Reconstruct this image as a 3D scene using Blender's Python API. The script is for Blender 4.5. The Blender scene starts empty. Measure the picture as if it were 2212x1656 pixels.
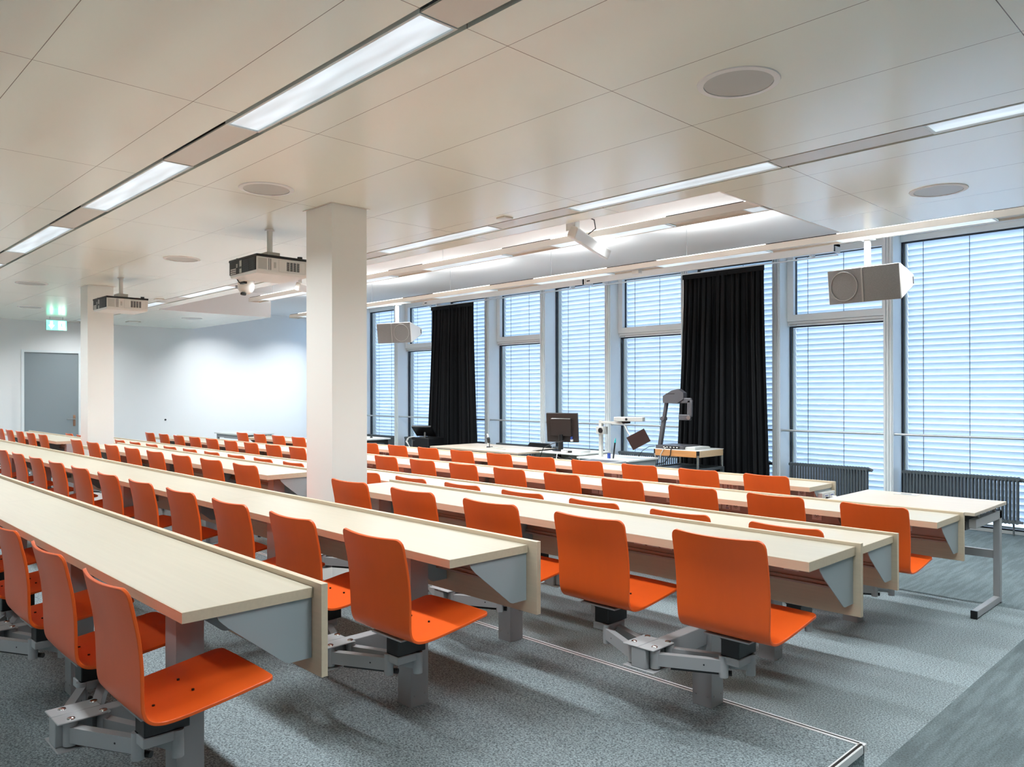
import bpy, bmesh, math, random
from mathutils import Vector, Matrix
random.seed(7)
SC = bpy.context.scene
COL = SC.collection

# ------------------------------------------------------------------ camera
F_PX = 1671.5
TH = math.atan2(1630.0, F_PX)
HL = 1.57
fwd = Vector((-math.cos(TH), math.sin(TH), 0)); rgt = Vector((math.sin(TH), math.cos(TH), 0)); upv = Vector((0, 0, 1))
eps = 0.0016
up2 = (upv + eps * rgt).normalized(); r2 = (rgt - eps * upv).normalized()
cam_d = bpy.data.cameras.new('camera'); cam = bpy.data.objects.new('camera', cam_d); COL.objects.link(cam)
M = Matrix((r2, up2, -fwd)).transposed().to_4x4(); M.translation = Vector((0, 0, HL)); cam.matrix_world = M
cam_d.sensor_width = 36.0; cam_d.lens = F_PX / 2212 * 36; cam_d.shift_y = 19 / 2212; cam_d.clip_start = .05; cam_d.clip_end = 200
SC.camera = cam

# ------------------------------------------------------------------ world and exposure
w = bpy.data.worlds.new('sky'); SC.world = w; w.use_nodes = True
nt = w.node_tree; bg = nt.nodes['Background']
geo = nt.nodes.new('ShaderNodeTexCoord'); sep = nt.nodes.new('ShaderNodeSeparateXYZ'); ramp = nt.nodes.new('ShaderNodeValToRGB')
nt.links.new(geo.outputs['Generated'], sep.inputs[0]); nt.links.new(sep.outputs['Z'], ramp.inputs[0])
ramp.color_ramp.elements[0].position = 0.0; ramp.color_ramp.elements[0].color = (.74, .83, 1, 1)
ramp.color_ramp.elements[1].position = 0.6; ramp.color_ramp.elements[1].color = (.60, .74, 1, 1)
nt.links.new(ramp.outputs[0], bg.inputs['Color']); bg.inputs['Strength'].default_value = 5.0
vs = SC.view_settings
vs.view_transform = 'Standard'; vs.look = 'None'; vs.gamma = 1.0; vs.use_curve_mapping = False; vs.exposure = 0.65
LAMP_W = 24.5      # each downlight panel
UP_W = 7.0         # each uplight
SC.cycles.use_denoising = True
try:
    SC.cycles.denoiser = 'OPENIMAGEDENOISE'
except Exception:
    pass
SC.cycles.max_bounces = 10; SC.cycles.diffuse_bounces = 6; SC.cycles.glossy_bounces = 4; SC.cycles.transparent_max_bounces = 16
SC.cycles.sample_clamp_indirect = 6.0; SC.cycles.caustics_reflective = False; SC.cycles.caustics_refractive = False

# ------------------------------------------------------------------ materials
def s2l(c):
    return tuple(((x / 255) / 12.92 if x / 255 <= .04045 else ((x / 255 + .055) / 1.055) ** 2.4) for x in c)
MATS = {}
def mat(name, rgb, rough=.5, metal=0, spec=.5, noise=None, bump=None, coat=0):
    """rgb in 0-255; noise=(scale, amount, stretch) modulates the colour; bump=(scale, strength)"""
    m = bpy.data.materials.new(name); m.use_nodes = True; n = m.node_tree; b = n.nodes['Principled BSDF']
    c = s2l(rgb); b.inputs['Base Color'].default_value = (*c, 1); b.inputs['Roughness'].default_value = rough
    b.inputs['Metallic'].default_value = metal; b.inputs['Specular IOR Level'].default_value = spec
    if coat: b.inputs['Coat Weight'].default_value = coat; b.inputs['Coat Roughness'].default_value = .2
    if noise or bump:
        tc = n.nodes.new('ShaderNodeTexCoord')
    if noise:
        mp = n.nodes.new('ShaderNodeMapping'); mp.inputs['Scale'].default_value = noise[2] if len(noise) > 2 else (1, 1, 1)
        nz = n.nodes.new('ShaderNodeTexNoise'); nz.inputs['Scale'].default_value = noise[0]; nz.inputs['Detail'].default_value = 4
        mr = n.nodes.new('ShaderNodeMapRange'); mr.inputs['From Min'].default_value = .3; mr.inputs['From Max'].default_value = .7
        mr.inputs['To Min'].default_value = 1 - noise[1]; mr.inputs['To Max'].default_value = 1 + noise[1]
        mx = n.nodes.new('ShaderNodeVectorMath'); mx.operation = 'SCALE'; mx.inputs[0].default_value = c
        n.links.new(tc.outputs['Object'], mp.inputs[0]); n.links.new(mp.outputs[0], nz.inputs['Vector'])
        n.links.new(nz.outputs[0], mr.inputs[0]); n.links.new(mr.outputs[0], mx.inputs['Scale']); n.links.new(mx.outputs[0], b.inputs['Base Color'])
    if bump:
        nb = n.nodes.new('ShaderNodeTexNoise'); nb.inputs['Scale'].default_value = bump[0]; nb.inputs['Detail'].default_value = 2
        bp = n.nodes.new('ShaderNodeBump'); bp.inputs['Strength'].default_value = bump[1]; bp.inputs['Distance'].default_value = .004
        n.links.new(tc.outputs['Object'], nb.inputs['Vector']); n.links.new(nb.outputs[0], bp.inputs['Height']); n.links.new(bp.outputs[0], b.inputs['Normal'])
    MATS[name] = m; return m
def emis(name, rgb, strength):
    m = bpy.data.materials.new(name); m.use_nodes = True; n = m.node_tree; b = n.nodes['Principled BSDF']
    b.inputs['Base Color'].default_value = (.8, .8, .8, 1); b.inputs['Emission Color'].default_value = (*s2l(rgb), 1)
    b.inputs['Emission Strength'].default_value = strength; b.inputs['Roughness'].default_value = .4
    MATS[name] = m; return m

wall_m = mat('white_wall_paint', (232, 233, 233), .55)
col_m = mat('column_paint', (238, 239, 236), .5)
maple = mat('maple_laminate', (182, 175, 157), .38, noise=(6, .03, (.35, 9, 9)))
maple_e = mat('maple_edge', (198, 184, 160), .42, noise=(9, .04, (.3, 9, 9)))
orange = mat('orange_stained_plywood', (224, 92, 30), .34, spec=.38, noise=(5, .02, (5, .7, .7)))
greyp = mat('grey_powder_coat', (158, 160, 162), .42)
greyb = mat('blue_grey_bracket', (152, 163, 167), .45)
blackp = mat('black_plastic', (18, 18, 20), .4)
dark = mat('dark_gap', (30, 28, 26), .8)
chrome = mat('chrome', (200, 200, 200), .18, metal=1)
steel = mat('brushed_steel', (165, 165, 165), .32, metal=1)
alu = mat('aluminium_trim', (205, 210, 212), .35, metal=.6)
framew = mat('window_frame_grey', (228, 234, 236), .4)
channel = mat('cable_channel_grey', (170, 158, 150), .5)
plastic = mat('white_plastic', (225, 225, 222), .4)
sockd = mat('socket_dark', (70, 70, 72), .5)
blue = mat('blue_label', (40, 70, 150), .5)
doorm = mat('grey_door_paint', (138, 148, 152), .45)
radm = mat('radiator_dark_grey', (84, 92, 96), .45)
curtm = mat('black_curtain_cloth', (6, 9, 13), .8, spec=.3, bump=(60, .2))
meshg = mat('speaker_grille', (130, 132, 133), .6, noise=(420, .35))
infill = mat('strip_infill_panel', (214, 209, 199), .32, metal=.15)
beamm = mat('beam_paint', (220, 215, 206), .45)
tablem = mat('table_laminate', (190, 178, 162), .4, noise=(5, .05, (.4, 8, 8)))
whitel = mat('white_laminate', (222, 226, 224), .35)
woodb = mat('cart_wood', (196, 138, 84), .45, noise=(8, .14, (.4, 6, 6)))
woodl = mat('cart_wood_light', (222, 190, 150), .45, noise=(8, .06, (.4, 6, 6)))
dgrey = mat('dark_grey_plastic', (82, 82, 86), .4)
lgrey = mat('light_grey_plastic', (190, 192, 188), .4)
brownm = mat('brown_black_plastic', (40, 32, 30), .45)
teal = mat('teal_plastic', (30, 190, 190), .4)
gasket = mat('black_gasket', (14, 24, 36), .5)
leafm = mat('green_leaves', (92, 130, 70), .6, noise=(5, .3))
groundm = mat('outdoor_paving', (150, 150, 146), .8)
brass = mat('brass_plate', (176, 140, 116), .35, metal=.7)
glassd = mat('smoked_panel', (58, 44, 44), .2)

def carpet(name, base, amt, stripes=False):
    m = bpy.data.materials.new(name); m.use_nodes = True; n = m.node_tree; b = n.nodes['Principled BSDF']
    b.inputs['Roughness'].default_value = .95; b.inputs['Specular IOR Level'].default_value = .1
    tc = n.nodes.new('ShaderNodeTexCoord')
    nz = n.nodes.new('ShaderNodeTexNoise'); nz.inputs['Scale'].default_value = 120; nz.inputs['Detail'].default_value = 3; nz.inputs['Roughness'].default_value = .8
    n.links.new(tc.outputs['Object'], nz.inputs['Vector'])
    mr = n.nodes.new('ShaderNodeMapRange'); mr.inputs['From Min'].default_value = .36; mr.inputs['From Max'].default_value = .64
    mr.inputs['To Min'].default_value = 1 - amt; mr.inputs['To Max'].default_value = 1 + amt
    n.links.new(nz.outputs[0], mr.inputs[0])
    sc = n.nodes.new('ShaderNodeVectorMath'); sc.operation = 'SCALE'; sc.inputs[0].default_value = s2l(base)
    n.links.new(mr.outputs[0], sc.inputs['Scale'])
    out = sc.outputs[0]
    if stripes:
        mp = n.nodes.new('ShaderNodeMapping'); mp.inputs['Scale'].default_value = (15, 1.5, 1)
        n2 = n.nodes.new('ShaderNodeTexNoise'); n2.inputs['Scale'].default_value = 1.6; n2.inputs['Detail'].default_value = 3
        n.links.new(tc.outputs['Object'], mp.inputs[0]); n.links.new(mp.outputs[0], n2.inputs['Vector'])
        m2 = n.nodes.new('ShaderNodeMapRange'); m2.inputs['From Min'].default_value = .42; m2.inputs['From Max'].default_value = .58
        m2.inputs['To Min'].default_value = .86; m2.inputs['To Max'].default_value = 1.10
        n.links.new(n2.outputs[0], m2.inputs[0])
        s3 = n.nodes.new('ShaderNodeVectorMath'); s3.operation = 'SCALE'
        n.links.new(out, s3.inputs[0]); n.links.new(m2.outputs[0], s3.inputs['Scale']); out = s3.outputs[0]
    n.links.new(out, b.inputs['Base Color'])
    bp = n.nodes.new('ShaderNodeBump'); bp.inputs['Strength'].default_value = .5; bp.inputs['Distance'].default_value = .004
    n.links.new(nz.outputs[0], bp.inputs['Height']); n.links.new(bp.outputs[0], b.inputs['Normal'])
    MATS[name] = m; return m
carp = carpet('speckled_carpet', (137, 150, 154), .66)
carp2 = carpet('striped_carpet', (106, 119, 122), .35, True)

def ceiling_mat():
    m = bpy.data.materials.new('metal_ceiling_tiles'); m.use_nodes = True; n = m.node_tree; b = n.nodes['Principled BSDF']
    b.inputs['Roughness'].default_value = .26; b.inputs['Specular IOR Level'].default_value = .6; b.inputs['Coat Weight'].default_value = .25; b.inputs['Coat Roughness'].default_value = .12
    tc = n.nodes.new('ShaderNodeTexCoord'); sp = n.nodes.new('ShaderNodeSeparateXYZ'); n.links.new(tc.outputs['Object'], sp.inputs[0])
    def line(axis, off, period, w):
        a = n.nodes.new('ShaderNodeMath'); a.operation = 'SUBTRACT'; a.inputs[1].default_value = off; n.links.new(sp.outputs[axis], a.inputs[0])
        p = n.nodes.new('ShaderNodeMath'); p.operation = 'PINGPONG'; p.inputs[1].default_value = period / 2; n.links.new(a.outputs[0], p.inputs[0])
        g = n.nodes.new('ShaderNodeMath'); g.operation = 'LESS_THAN'; g.inputs[1].default_value = w; n.links.new(p.outputs[0], g.inputs[0]); return g
    lx = line('X', -.788, 1.5125, .0020); ly = line('Y', .845, .688, .0017)
    mx = n.nodes.new('ShaderNodeMath'); mx.operation = 'MAXIMUM'; n.links.new(lx.outputs[0], mx.inputs[0]); n.links.new(ly.outputs[0], mx.inputs[1])
    mix = n.nodes.new('ShaderNodeMix'); mix.data_type = 'RGBA'
    mix.inputs['A'].default_value = (*s2l((243, 246, 234)), 1); mix.inputs['B'].default_value = (*s2l((120, 110, 98)), 1)
    n.links.new(mx.outputs[0], mix.inputs['Factor']); n.links.new(mix.outputs['Result'], b.inputs['Base Color'])
    return m
ceilm = ceiling_mat()
softw = mat('white_plaster_ceiling', (226, 225, 224), .7)

def lens_mat():
    m = bpy.data.materials.new('lamp_lens'); m.use_nodes = True; n = m.node_tree; b = n.nodes['Principled BSDF']
    b.inputs['Base Color'].default_value = (.55, .6, .62, 1); b.inputs['Roughness'].default_value = .25
    tc = n.nodes.new('ShaderNodeTexCoord'); mp = n.nodes.new('ShaderNodeMapping'); mp.inputs['Scale'].default_value = (1.2, 9, 1)
    nz = n.nodes.new('ShaderNodeTexNoise'); nz.inputs['Scale'].default_value = 1.5; nz.inputs['Detail'].default_value = 1
    n.links.new(tc.outputs['Object'], mp.inputs[0]); n.links.new(mp.outputs[0], nz.inputs['Vector'])
    mr = n.nodes.new('ShaderNodeMapRange'); mr.inputs['From Min'].default_value = .3; mr.inputs['From Max'].default_value = .7
    mr.inputs['To Min'].default_value = .30; mr.inputs['To Max'].default_value = .52
    n.links.new(nz.outputs[0], mr.inputs[0]); n.links.new(mr.outputs[0], b.inputs['Emission Strength'])
    b.inputs['Emission Color'].default_value = (*s2l((222, 238, 250)), 1)
    return m
lensm = lens_mat()
glow = emis('uplight_diffuser', (255, 255, 250), 2.2)

def glass_mat():
    m = bpy.data.materials.new('window_glass'); m.use_nodes = True; n = m.node_tree
    n.nodes.remove(n.nodes['Principled BSDF']); out = n.nodes['Material Output']
    tr = n.nodes.new('ShaderNodeBsdfTransparent'); tr.inputs[0].default_value = (.93, .97, .98, 1)
    gl = n.nodes.new('ShaderNodeBsdfGlossy'); gl.inputs['Roughness'].default_value = .02
    fr = n.nodes.new('ShaderNodeFresnel'); fr.inputs[0].default_value = 1.45
    gm = n.nodes.new('ShaderNodeNewGeometry'); iv = n.nodes.new('ShaderNodeMath'); iv.operation = 'SUBTRACT'; iv.inputs[0].default_value = 1; n.links.new(gm.outputs['Backfacing'], iv.inputs[1])
    ml = n.nodes.new('ShaderNodeMath'); ml.operation = 'MULTIPLY'; n.links.new(fr.outputs[0], ml.inputs[0]); n.links.new(iv.outputs[0], ml.inputs[1])
    mx = n.nodes.new('ShaderNodeMixShader'); n.links.new(ml.outputs[0], mx.inputs[0]); n.links.new(tr.outputs[0], mx.inputs[1]); n.links.new(gl.outputs[0], mx.inputs[2])
    n.links.new(mx.outputs[0], out.inputs['Surface']); return m
glassm = glass_mat()
def slat_mat():
    m = bpy.data.materials.new('blind_slat_paint'); m.use_nodes = True; n = m.node_tree
    b = n.nodes['Principled BSDF']; b.inputs['Base Color'].default_value = (*s2l((232, 236, 238)), 1); b.inputs['Roughness'].default_value = .45
    tl = n.nodes.new('ShaderNodeBsdfTranslucent'); tl.inputs[0].default_value = (.82, .88, .95, 1)
    mx = n.nodes.new('ShaderNodeMixShader'); mx.inputs[0].default_value = .42
    n.links.new(b.outputs[0], mx.inputs[1]); n.links.new(tl.outputs[0], mx.inputs[2]); n.links.new(mx.outputs[0], n.nodes['Material Output'].inputs['Surface'])
    return m
slatm = slat_mat()

# ------------------------------------------------------------------ mesh helpers
class MB:
    def __init__(self): self.v = []; self.f = []; self.mi = []; self.mats = []; self.cur = 0
    def m(self, material):
        if material not in self.mats: self.mats.append(material)
        self.cur = self.mats.index(material); return self
    def add(self, vs, fs):
        o = len(self.v); self.v += [Vector(a) for a in vs]
        for f in fs: self.f.append([o + i for i in f]); self.mi.append(self.cur)
        return self
    def box(self, x0, x1, y0, y1, z0, z1, T=None):
        vs = [Vector((x, y, z)) for z in (z0, z1) for x, y in ((x0, y0), (x1, y0), (x1, y1), (x0, y1))]
        if T is not None: vs = [T @ a for a in vs]
        return self.add(vs, [(3, 2, 1, 0), (4, 5, 6, 7), (0, 1, 5, 4), (1, 2, 6, 5), (2, 3, 7, 6), (3, 0, 4, 7)])
    def prism(self, poly, axis, a0, a1, T=None):
        """poly: 2D points; axis 'x': poly in (y,z); 'y': (x,z); 'z': (x,y)"""
        def mk(p, a):
            return Vector((a, p[0], p[1])) if axis == 'x' else Vector((p[0], a, p[1])) if axis == 'y' else Vector((p[0], p[1], a))
        n = len(poly); vs = [mk(p, a0) for p in poly] + [mk(p, a1) for p in poly]
        if T is not None: vs = [T @ a for a in vs]
        fs = [tuple(range(n - 1, -1, -1)), tuple(range(n, 2 * n))] + [(i, (i + 1) % n, n + (i + 1) % n, n + i) for i in range(n)]
        return self.add(vs, fs)
    def cyl(self, p0, p1, r, n=16, r1=None):
        p0 = Vector(p0); p1 = Vector(p1); d = (p1 - p0).normalized(); a = d.orthogonal().normalized(); b = d.cross(a); r1 = r if r1 is None else r1
        vs = [p0 + (a * math.cos(t) + b * math.sin(t)) * r for t in [2 * math.pi * i / n for i in range(n)]]
        vs += [p1 + (a * math.cos(t) + b * math.sin(t)) * r1 for t in [2 * math.pi * i / n for i in range(n)]]
        return self.add(vs, [tuple(range(n - 1, -1, -1)), tuple(range(n, 2 * n))] + [(i, (i + 1) % n, n + (i + 1) % n, n + i) for i in range(n)])
    def tube(self, pts, r, n=8):
        pts = [Vector(p) for p in pts]; k = len(pts); o = len(self.v); vs = []; a = None
        for i, p in enumerate(pts):
            d = (pts[min(i + 1, k - 1)] - pts[max(i - 1, 0)]).normalized()
            a = d.orthogonal().normalized() if a is None else (a - d * a.dot(d)).normalized()
            b = d.cross(a); vs += [p + (a * math.cos(2 * math.pi * j / n) + b * math.sin(2 * math.pi * j / n)) * r for j in range(n)]
        fs = [(i * n + j, i * n + (j + 1) % n, (i + 1) * n + (j + 1) % n, (i + 1) * n + j) for i in range(k - 1) for j in range(n)]
        fs += [tuple(range(n - 1, -1, -1)), tuple(range((k - 1) * n, k * n))]
        return self.add(vs, fs)
    def bar(self, p0, p1, wd, h, up=(0, 0, 1)):
        """rectangular bar between two points, wd across, h along up"""
        p0 = Vector(p0); p1 = Vector(p1); d = (p1 - p0).normalized(); u = Vector(up); u = (u - d * u.dot(d)).normalized(); s = d.cross(u)
        vs = [p + s * (a * wd / 2) + u * (b * h / 2) for p in (p0, p1) for a, b in ((-1, -1), (1, -1), (1, 1), (-1, 1))]
        return self.add(vs, [(3, 2, 1, 0), (4, 5, 6, 7), (0, 1, 5, 4), (1, 2, 6, 5), (2, 3, 7, 6), (3, 0, 4, 7)])
    def build(self, name, material=None, parent=None, smooth=True, bevel=0):
        if material is not None and not self.mats: self.mats = [material]
        me = bpy.data.meshes.new(name); loc = parent_loc(parent)
        me.from_pydata([tuple(a - loc) for a in self.v], [], self.f)
        for mm in self.mats: me.materials.append(mm)
        for p, i in zip(me.polygons, self.mi): p.material_index = i
        bm = bmesh.new(); bm.from_mesh(me); bmesh.ops.recalc_face_normals(bm, faces=bm.faces); bm.to_mesh(me); bm.free()
        if smooth:
            me.shade_smooth(); me.set_sharp_from_angle(angle=math.radians(38))
        o = bpy.data.objects.new(name, me); COL.objects.link(o)
        if parent is not None: o.parent = parent
        if bevel:
            bv = o.modifiers.new('bevel', 'BEVEL'); bv.width = bevel; bv.segments = 2; bv.limit_method = 'ANGLE'; bv.angle_limit = math.radians(40)
        return o
def parent_loc(p):
    l = Vector((0, 0, 0))
    while p is not None: l = l + p.location; p = p.parent
    return l
def thing(name, label, cat, loc=(0, 0, 0), group=None):
    o = bpy.data.objects.new(name, None); COL.objects.link(o); o.location = loc; o.empty_display_size = .1
    o['label'] = label; o['category'] = cat
    if group: o['group'] = group
    return o
def tag(o, label, cat, group=None, kind=None):
    o['label'] = label; o['category'] = cat
    if group: o['group'] = group
    if kind: o['kind'] = kind
    return o
def struct(name, mb, material=None, parent=None, label=None, bevel=0):
    o = mb.build(name, material, parent, bevel=bevel)
    if parent is None:
        o['kind'] = 'structure'
        if label: o['label'] = label
    return o
def sroot(name, label=None, loc=(0, 0, 0)):
    o = bpy.data.objects.new(name, None); COL.objects.link(o); o.location = loc; o['kind'] = 'structure'
    if label: o['label'] = label
    return o
def copy_tree(o, parent=None):
    c = o.copy(); COL.objects.link(c); c.parent = parent
    for ch in list(o.children): copy_tree(ch, c)
    return c

PL = .14           # platform height
# ------------------------------------------------------------------ floor
XR, XL, YB, YW = 3.0, -17.5, -3.0, 9.9
struct('floor', MB().box(XL, XR, YB, 10.0, -.12, -.006).m(carp2).box(XL, XR, 6.5, 9.93, -.006, 0).box(-1.25, XR, YB, 6.5, -.006, 0).box(XL, -16.6, YB, 6.5, -.006, 0)
       .m(carp).box(-16.6, -1.25, YB, 6.5, -.006, 0), label='carpeted lower floor with a striped aisle carpet around a speckled field')
pf = sroot('floor_platform', 'raised grey carpet platform under the back rows')
MB().m(carp).box(-16.4, -1.27, YB, 3.195, 0, PL).build('platform_deck', parent=pf)
nos = MB().m(mat('white_nosing', (226, 229, 230), .4))
nos.box(-16.4, -1.245, 3.188, 3.222, PL - .028, PL + .002).box(-1.272, -1.245, YB, 3.195, PL - .028, PL + .002)
nos.m(dark).box(-16.4, -1.268, 3.203, 3.209, PL + .001, PL + .0035).box(-1.264, -1.254, YB, 3.203, PL + .001, PL + .0035)
nos.build('edge_nosing', parent=pf)
MB().m(carp).box(-16.4, -1.252, 3.19, 3.215, 0, PL - .028).box(-1.27, -1.252, YB, 3.19, 0, PL - .028).build('riser', parent=pf)

# ------------------------------------------------------------------ walls
struct('wall_left', MB().m(wall_m).box(XL - .2, XL, YB, 3.70, 0, 3.6).box(XL - .2, XL, 4.73, 10.0, 0, 3.6).box(XL - .2, XL, 3.70, 4.73, 2.40, 3.6)
       .box(XL, XL + .12, YB, 3.50, 0, 3.0), label='white end wall with the grey door')
struct('wall_back', MB().m(wall_m).box(XL - .2, XR + .2, YB - .2, YB, 0, 3.6), label='white wall behind the seating')
struct('wall_right', MB().m(wall_m).box(XR, XR + .2, YB, 10, 0, 3.6), label='white wall beside the aisle')
struct('wall_front', MB().m(wall_m).box(-2.05, XR, 9.62, 10.0, 0, 3.6), label='white wall return beside the last window')
dr = sroot('door_1', 'grey flush door in the white end wall')
MB().m(doorm).box(XL - .06, XL - .02, 3.73, 4.70, 0, 2.375).build('door_leaf', parent=dr)
MB().m(framew).box(XL - .1, XL + .012, 3.685, 3.735, 0, 2.42).box(XL - .1, XL + .012, 4.695, 4.745, 0, 2.42).box(XL - .1, XL + .012, 3.735, 4.695, 2.375, 2.42).build('door_frame', parent=dr)
h = MB().m(brass).box(XL - .022, XL - .008, 4.60, 4.645, .90, 1.12).build('door_plate', parent=dr, bevel=.004)
MB().m(steel).cyl((XL - .01, 4.622, 1.04), (XL + .05, 4.622, 1.04), .011, 12).tube([(XL + .045, 4.625, 1.04), (XL + .05, 4.56, 1.04), (XL + .05, 4.47, 1.04)], .010, 10).build('door_handle', parent=dr)

# ------------------------------------------------------------------ ceiling
CZ = 3.0; RZ = 3.45
c = MB().m(ceilm)
c.box(XL, XR, YB, -.955, CZ, CZ + .03).box(XL, XR, -.715, 1.765, CZ, CZ + .03).box(XL, XR, 2.0, 4.475, CZ, CZ + .03).box(XL, XR, 4.71, 4.91, CZ, CZ + .03)
c.box(-2.91, XR, 4.91, 5.53, CZ, CZ + .03).box(-2.91, XR, 5.53, 5.72, CZ, CZ + .03).box(-2.91, XR, 5.72, 6.98, CZ, CZ + .03)
c.box(XL, -13.77, 4.91, 6.98, CZ, CZ + .03)
struct('ceiling', c, label='smooth metal panel ceiling with fine joints')
ru = sroot('ceiling_recess', 'raised white ceiling over the front zone and along the windows')
MB().m(softw).box(XL, XR, 4.70, 10.0, RZ, RZ + .05).build('recess_soffit', parent=ru)
MB().m(softw).box(-13.745, -2.93, 4.911, 4.925, CZ, RZ).box(-2.93, -2.912, 4.911, 7.0, CZ, RZ).box(-13.768, -13.75, 4.911, 7.0, CZ, RZ) \
    .box(-2.912, XR, 6.982, 7.0, CZ, RZ).box(XL, -13.768, 6.982, 7.0, CZ, RZ).build('recess_fascia', parent=ru)
MB().m(dark).box(XL, XR, -1.0, -.68, 3.12, 3.13).box(XL, XR, 1.74, 2.03, 3.12, 3.13).box(XL, XR, 4.45, 4.73, 3.12, 3.13) \
    .box(XL, XR, 1.76, 1.764, 3.03, 3.12).box(XL, XR, 2.001, 2.005, 3.03, 3.12).box(XL, XR, 4.471, 4.474, 3.03, 3.12).box(XL, XR, 4.711, 4.715, 3.03, 3.12).build('strip_void', parent=ru)

# ------------------------------------------------------------------ recessed light strips (flush)
def area(name, x0, x1, y0, y1, z, watts, up=False, spread=150, parent=None, color=(.93, .975, 1)):
    l = bpy.data.lights.new(name, 'AREA'); l.shape = 'RECTANGLE'; l.size = x1 - x0; l.size_y = y1 - y0; l.energy = watts; l.color = color
    l.spread = math.radians(spread)
    o = bpy.data.objects.new(name, l); COL.objects.link(o); lc = Vector(((x0 + x1) / 2, (y0 + y1) / 2, z)); o.location = lc - parent_loc(parent)
    if up: o.rotation_euler = (math.pi, 0, 0)
    if parent is not None: o.parent = parent
    return o
place = ['past the aisle', 'first from the aisle', 'second from the aisle', 'third from the aisle', 'fourth from the aisle', 'fifth from the aisle', 'sixth from the aisle', 'last before the end wall']
def strip_light(x0, x1, y0, y1, label, watts):
    """lens panel with slim frame, flush in the ceiling"""
    t = thing('ceiling_light', label, 'ceiling light', ((x0 + x1) / 2, (y0 + y1) / 2, CZ), 'recessed strip lights in the flat ceiling')
    MB().m(lensm).box(x0 + .014, x1 - .014, y0 + .014, y1 - .014, CZ + .006, CZ + .012).build('lens', parent=t)
    MB().m(whitel).box(x0, x1, y0, y0 + .012, CZ - .001, CZ + .05).box(x0, x1, y1 - .012, y1, CZ - .001, CZ + .05) \
        .box(x0, x0 + .012, y0 + .012, y1 - .012, CZ - .001, CZ + .05).box(x1 - .012, x1, y0 + .012, y1 - .012, CZ - .001, CZ + .05).build('lamp_frame', parent=t)
    area('lamp_light', x0 + .03, x1 - .03, y0 + .02, y1 - .02, CZ - .004, watts, parent=t)
for si, (ya, yb, nm) in enumerate(((-.935, -.745, 'added unseen row behind the back row'), (1.788, 1.978, 'above the back rows'), (4.495, 4.685, 'before the recess'))):  # strip behind the back row is an unseen addition to light that row
    gaps = MB().m(infill)
    k = 0; xr = .25; prev = XR
    while xr > XL + .3:
        x1 = xr; x0 = max(xr - 1.69, XL + .05)
        if x1 - x0 > .5:
            strip_light(x0, x1, ya, yb, f'flush strip light {place[k]}, {nm}', LAMP_W * (x1 - x0) / 1.69 * (.3 if si == 0 else 1))
        gaps.box(x1 + .004, prev - .004, ya + .004, yb - .004, CZ + .002, CZ + .01)
        prev = x0; xr -= 2.58; k += 1
    gaps.box(XL, prev - .004, ya + .004, yb - .004, CZ + .002, CZ + .01)
    g = gaps.build(f'trim_{si + 1}'); g['kind'] = 'structure'; g['label'] = f'beige infill panels between the lamps of the {nm}'

# ------------------------------------------------------------------ suspended light beams
def beam(y0, y1, xl, xr, segs, label, num):
    t = thing('suspended_light_beam', label, 'light fixture', ((xl + xr) / 2, (y0 + y1) / 2, CZ), 'long light beams across the ceiling recess')
    b = MB().m(beamm).box(xl, xr, y0, y0 + .012, CZ, CZ + .058).box(xl, xr, y1 - .012, y1, CZ, CZ + .058).box(xl, xl + .01, y0 + .012, y1 - .012, CZ, CZ + .058) \
        .box(xr - .01, xr, y0 + .012, y1 - .012, CZ, CZ + .058).box(xl + .01, xr - .01, y0 + .012, y1 - .012, CZ + .045, CZ + .056)
    b.build('housing', parent=t)
    gp = MB().m(infill); dk = MB().m(dark); prev = xr - .01
    for (a, bb) in segs:
        a = max(a, xl + .02); bb = min(bb, xr - .012)
        gp.box(bb + .004, prev, y0 + .014, y1 - .014, CZ + .016, CZ + .024) if prev - bb > .02 else None
        dk.box(bb, prev, y0 + .02, y1 - .02, CZ + .058, CZ + .070) if prev - bb > .02 else None
        MB().m(lensm).box(a, bb, y0 + .014, y1 - .014, CZ + .004, CZ + .010).m(whitel).box(a - .012, a, y0 + .012, y1 - .012, CZ - .001, CZ + .03).box(bb - .012, bb, y0 + .012, y1 - .012, CZ - .001, CZ + .03).build('lens', parent=t)
        MB().m(glow).box(a, bb, y0 + .02, y1 - .02, CZ + .058, CZ + .070).build('uplight', parent=t)
        f = (bb - a) / 1.3
        if f > .4:
            area('lamp_light', a + .02, bb - .02, y0 + .02, y1 - .02, CZ - .004, LAMP_W * (1.0 if num == 4 else .7) * f, parent=t)
            if xr < 0 or bb < -2.95 or num == 4:
                area('lamp_light_up', a + .02, bb - .02, y0 + .02, y1 - .02, CZ + .084, UP_W * f, up=True, spread=170, parent=t)
        prev = a
    if gp.f: gp.box(xl + .02, prev - .004, y0 + .014, y1 - .014, CZ + .016, CZ + .024); gp.build('infill_panel', parent=t)
    dk.box(xl, prev, y0 + .02, y1 - .02, CZ + .058, CZ + .070); dk.build('cover', parent=t)
    hg = MB().m(steel)
    x = xl + .6
    while x < min(xr, -2.95): hg.cyl((x, (y0 + y1) / 2, CZ + .056), (x, (y0 + y1) / 2, RZ), .0025, 6); x += 2.05
    hg.build('suspension_wire', parent=t)
segs3 = [(-3.08 - .0, -2.93)] + [(-5.15 - 2.03 * k, -3.81 - 2.03 * k) for k in range(4)]
beam(5.53, 5.72, -11.6, -2.915, segs3, 'beige light beam hanging across the middle of the ceiling recess', 3)
segs4 = [(.25 , 1.6), (-1.15, .15), (-3.10, -1.80), (-5.15, -3.82), (-7.10, -5.87), (-9.22, -7.95), (-11.25, -9.98), (-13.3, -12.0)]
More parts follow.
